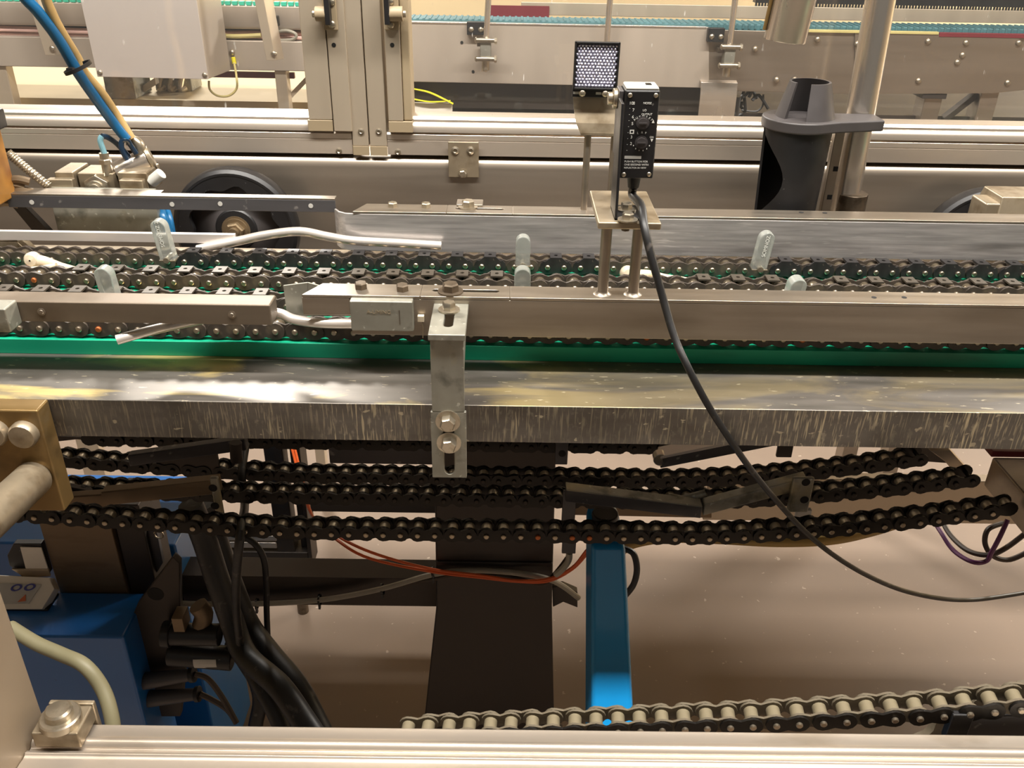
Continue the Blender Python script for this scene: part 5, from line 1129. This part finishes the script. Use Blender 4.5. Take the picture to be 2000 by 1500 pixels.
b = B(); b.prism([TP(36, 1176)+lift2, TP(52, 1174)+lift2, TP(52, 1161)+lift2], n_*.03); part(b, 'warning_triangle', M['red_ink'], sp)
solo(B().box(PY(20, 1200, ysp).x-.06, PY(90, 1200, ysp).x, ysp+.006, ysp+.04, PY(50, 1234, ysp).z, PY(50, 1196, ysp).z), 'panel_base', M['black'], 'black base under the sticker panel', 'base', .002)
# perforated plate
ypp = .905
pf = thing('slotted_plate', 'dark mounting plate with a row of holes along its left edge', 'mounting plate', PY(300, 1400, ypp))
poly = [(338, 1088), (268, 1180), (246, 1235), (262, 1300), (288, 1400), (352, 1400), (362, 1300), (352, 1200), (350, 1100)]
part(quad2(B(), poly, ypp, .012), 'plate_body', M['dark_steel'], pf, .0015)
b = B()
for u, v, r in ((304, 1160, .011), (249, 1245, .0065), (256, 1270, .0065), (263, 1295, .0065), (270, 1318, .0055)): b.lathe([(r, 0), (r, .0004), (.0001, .0004)], PY(u, v, ypp), (0, -1, 0), 16)
part(b, 'plate_hole', M['hole'], pf)
# plugs and actuators
ya_ = .885
ac = thing('actuator', 'black electric actuator with a small grey rating label', 'actuator', PY(410, 1305, ya_))
part(B().cyl(PY(330, 1276, ya_), PY(455, 1286, ya_), .0165, n=26), 'body', M['black'], ac, .002)
part(B().cyl(PY(318, 1238, ya_), PY(430, 1240, ya_), .0150, n=24).cyl(PY(318, 1238, ya_), PY(336, 1239, ya_), .018, n=24), 'upper_body', M['black'], ac, .002)
a = PY(375, 1262, ya_-.017); b = B(); vs = []
for k in range(6):
    t = -.5+.9*k/5; y = ya_-.0168*math.cos(t); z = PY(395, 1281, ya_).z-.0168*math.sin(t); vs.append((y, z))
x0, x1 = PY(374, 1280, ya_-.016).x, PY(419, 1280, ya_-.016).x
for (y, z), (y2, z2) in zip(vs, vs[1:]): b.hexa([V(x0, y2, z2), V(x1, y2, z2), V(x1, y2+.001, z2), V(x0, y2+.001, z2), V(x0, y, z), V(x1, y, z), V(x1, y+.001, z), V(x0, y+.001, z)])
part(b, 'rating_label', M['label_grey'], ac)
b = B(); b.tube([PY(386, 1182, ya_+.01), PY(398, 1200, ya_+.01), PY(392, 1226, ya_+.005)], .0125, 12, 4); b.box(PY(340, 1198, ya_).x, PY(362, 1198, ya_).x, ya_-.012, ya_+.012, PY(340, 1222, ya_).z, PY(340, 1196, ya_).z); part(b, 'terminal', M['brown_steel'], ac, .001)
for i, (u0, v0, u1, v1, lab) in enumerate(((268, 1332, 372, 1318, 'upper of two dark cable plugs on the mounting plate'), (278, 1366, 382, 1356, 'lower of two dark cable plugs on the mounting plate'))):
    pg = thing('cable_plug', lab, 'plug', PY((u0+u1)/2, v0+14, ya_), 'dark cable plugs')
    p0, p1 = PY(u0, v0, ya_), PY(u1, v1, ya_); d = (p1-p0).normalized()
    part(B().cyl(p0, p1, .0125, .0085, n=20), 'plug_body', M['guide_dark'], pg, .001)
    part(B().cyl(p1, p1+d*.006, .0112, n=20), 'ring_nut', M['black'], pg, .0008)
    b = B(); b.tube([p1+d*.006, PY(u1+34, v1+8+4*i, ya_), PY(u1+62, v1+44-14*i, ya_-.005), PY(462, 1412, ya_-.02)], .0042, 9, 6); part(b, 'cable', M['brown_wire'], pg)
# black cables
def cab(pts, r, label, m=M['rubber'], name='cable'): b = B(); b.tube(pts, r, 12, 6); return solo(b, name, m, label, 'cable')
cab([PY(372, 985, .90), PY(398, 1050, .90), PY(424, 1130, .89), PY(452, 1210, .88), PY(480, 1280, .85), PY(545, 1340, .80), PY(596, 1412, .77), PY(640, 1480, .74)], .0155, 'thickest black cable sweeping from the chain down to the front rail')
cab([PY(396, 985, .93), PY(424, 1060, .93), PY(452, 1140, .92), PY(486, 1220, .91), PY(530, 1280, .87), PY(580, 1340, .83), PY(618, 1412, .80), PY(650, 1480, .78)], .0150, 'black cable on the right flank of the thickest black cable')
cab([PY(384, 1000, .955), PY(410, 1090, .95), PY(440, 1170, .94), PY(466, 1260, .90), PY(506, 1330, .85), PY(548, 1412, .82), PY(560, 1480, .80)], .0125, 'black cable on the left flank of the thickest black cable')
cab([PY(452, 1252, .945), PY(480, 1296, .94), PY(500, 1330, .93), PY(508, 1368, .92), PY(500, 1412, .91), PY(490, 1470, .90)], .0110, 'black cable turning straight down beside the plugs')
cab([PY(480, 868, .955), PY(472, 930, .90), PY(478, 985, .87), PY(470, 1040, .775), PY(462, 1120, .79), PY(462, 1200, .84), PY(474, 1290, .86)], .0052, 'thin black cable hanging vertically in front of the front return chain')
cab([PY(410, 1040, .93), PY(450, 1042, .92), PY(490, 1056, .92), PY(514, 1088, .92), PY(520, 1140, .92), PY(521, 1200, .92), PY(524, 1270, .91)], .0042, 'thin black cable bending over and down before the cabinet frame')

# ================================================================ front: aluminium rail, post, foot bracket, cable, sprocket
zr8 = .79; ky = lambda v: PZ(1000, v, zr8).y
y0, y1, y2, y3, y4 = ky(1415), ky(1446), ky(1464), ky(1473), ky(1489)
prof = [(y0, .74), (y0, zr8-.006), (y0-.0015, zr8-.0045), (y1+.003, zr8-.004), (y1+.001, zr8-.003), (y1-.001, zr8-.0005), (y1-.004, zr8+.0005), (y2+.003, zr8), (y2+.0006, zr8-.002), (y2-.0006, zr8-.004), (y3+.0006, zr8-.004), (y3-.0012, zr8-.001), (y3-.004, zr8), (y4+.002, zr8-.0015), (y4-.001, zr8-.002), (y4-.006, zr8-.001), (.440, zr8-.001), (.436, zr8-.005), (.436, .74)]
xl8 = PY(100, 1440, .505).x+.0005
fr8 = thing('front_rail', 'ridged aluminium rail across the bottom of the view, nearest the viewer', 'rail', V(0, .47, .74))
part(B().px(prof, xl8, 1.1), 'profile', M['alu'], fr8, .0006)
Xp = PY(100, 1440, .505).x
po = thing('front_post', 'tall tan post at the lower left corner, carrying the ridged rail', 'post', V(Xp-.03, .47, 0))
part(B().box(Xp-.06, Xp, .437, .505, 0, 1.9), 'post_body', M['post_tan'], po, .003)
z9 = zr8+.0006
q0 = PZ(66, 1437, z9); q1 = PZ(160, 1437, z9); q2 = PZ(202, 1437, z9)
fbk = thing('foot_bracket', 'tan foot bracket with a round bolt, on the rail beside the front post', 'bracket', V((q0.x+q1.x)/2, q0.y, z9))
t0, t1 = PY(98, 1368, .508), PY(186, 1368, .508)
zt9 = z9+.016; L0 = PZ(98, 1365, zt9); R0 = PZ(187, 1365, zt9); yfr = PZ(160, 1434, zt9).y
part(B().box(L0.x, R0.x, yfr, y0, z9, zt9).box(L0.x, R0.x, y0+.0006, L0.y, z9-.04, zt9), 'bracket_body', M['nickel'], fbk, .0015)
nrm = (V(t1.x, .508, t1.z)-V(q1.x, y1+.002, z9+.002)).cross(V(1, 0, 0)).normalized(); nrm = -nrm if nrm.z < 0 else nrm
cen = PZ(118, 1402, zt9+.004); nrm = V(0, 0, 1)
b = B(); b.lathe([(.0155, -.004), (.0155, .002), (.0142, .003), (.0135, .003), (.0105, .003), (.0102, .0085), (.0085, .010), (.0001, .0105)], cen, nrm, 28); part(b, 'round_bolt', M['bolt'], fbk)
b = B(); b.tube([PY(20, 1225, .66), PY(70, 1256, .64), PY(120, 1278, .625), PY(165, 1300, .61), PY(200, 1345, .60), PY(218, 1400, .585), PY(226, 1470, .57)], .0068, 14, 6); solo(b, 'grey_cable', M['grey_hose'], 'fat olive grey cable curving over the blue cover to the front rail', 'cable')
cS = PY(1985, 1500, .566); top = PY(1972, 1340, .566); R8 = (top-cS).length
b = B(); n = 36; outp = []
for k in range(n*2):
    a = math.pi*k/n; r = R8 if k % 4 in (0, 1) else R8-.006; outp.append(V(cS.x+r*math.cos(a), .562, cS.z+r*math.sin(a)))
b.prism(outp, (0, .008, 0)); sk = thing('sprocket', 'dust caked sprocket at the lower right corner behind the tan chain', 'sprocket', cS); part(b, 'toothed_disc', M['chain_dust'], sk)
part(B().cyl(cS+V(0, -.03, 0), cS+V(0, .02, 0), .028, n=28), 'hub', M['dark_steel'], sk, .002)
q0, q1 = PY(1862, 1396, .517), PY(2060, 1432, .517)
tb = thing('chain_shoe', 'black shoe block with a dusty grey flank under the tan chain at right', 'shoe', V(q0.x, .517, q1.z))
part(B().box(q0.x, q0.x+.018, .5165, .5245, q1.z-.01, q0.z), 'shoe_tip', M['black'], tb, .001)
part(B().box(q0.x+.0185, q1.x, .5185, .5245, q1.z-.01, q0.z-.003), 'shoe_body', M['guide_dark'], tb, .001)
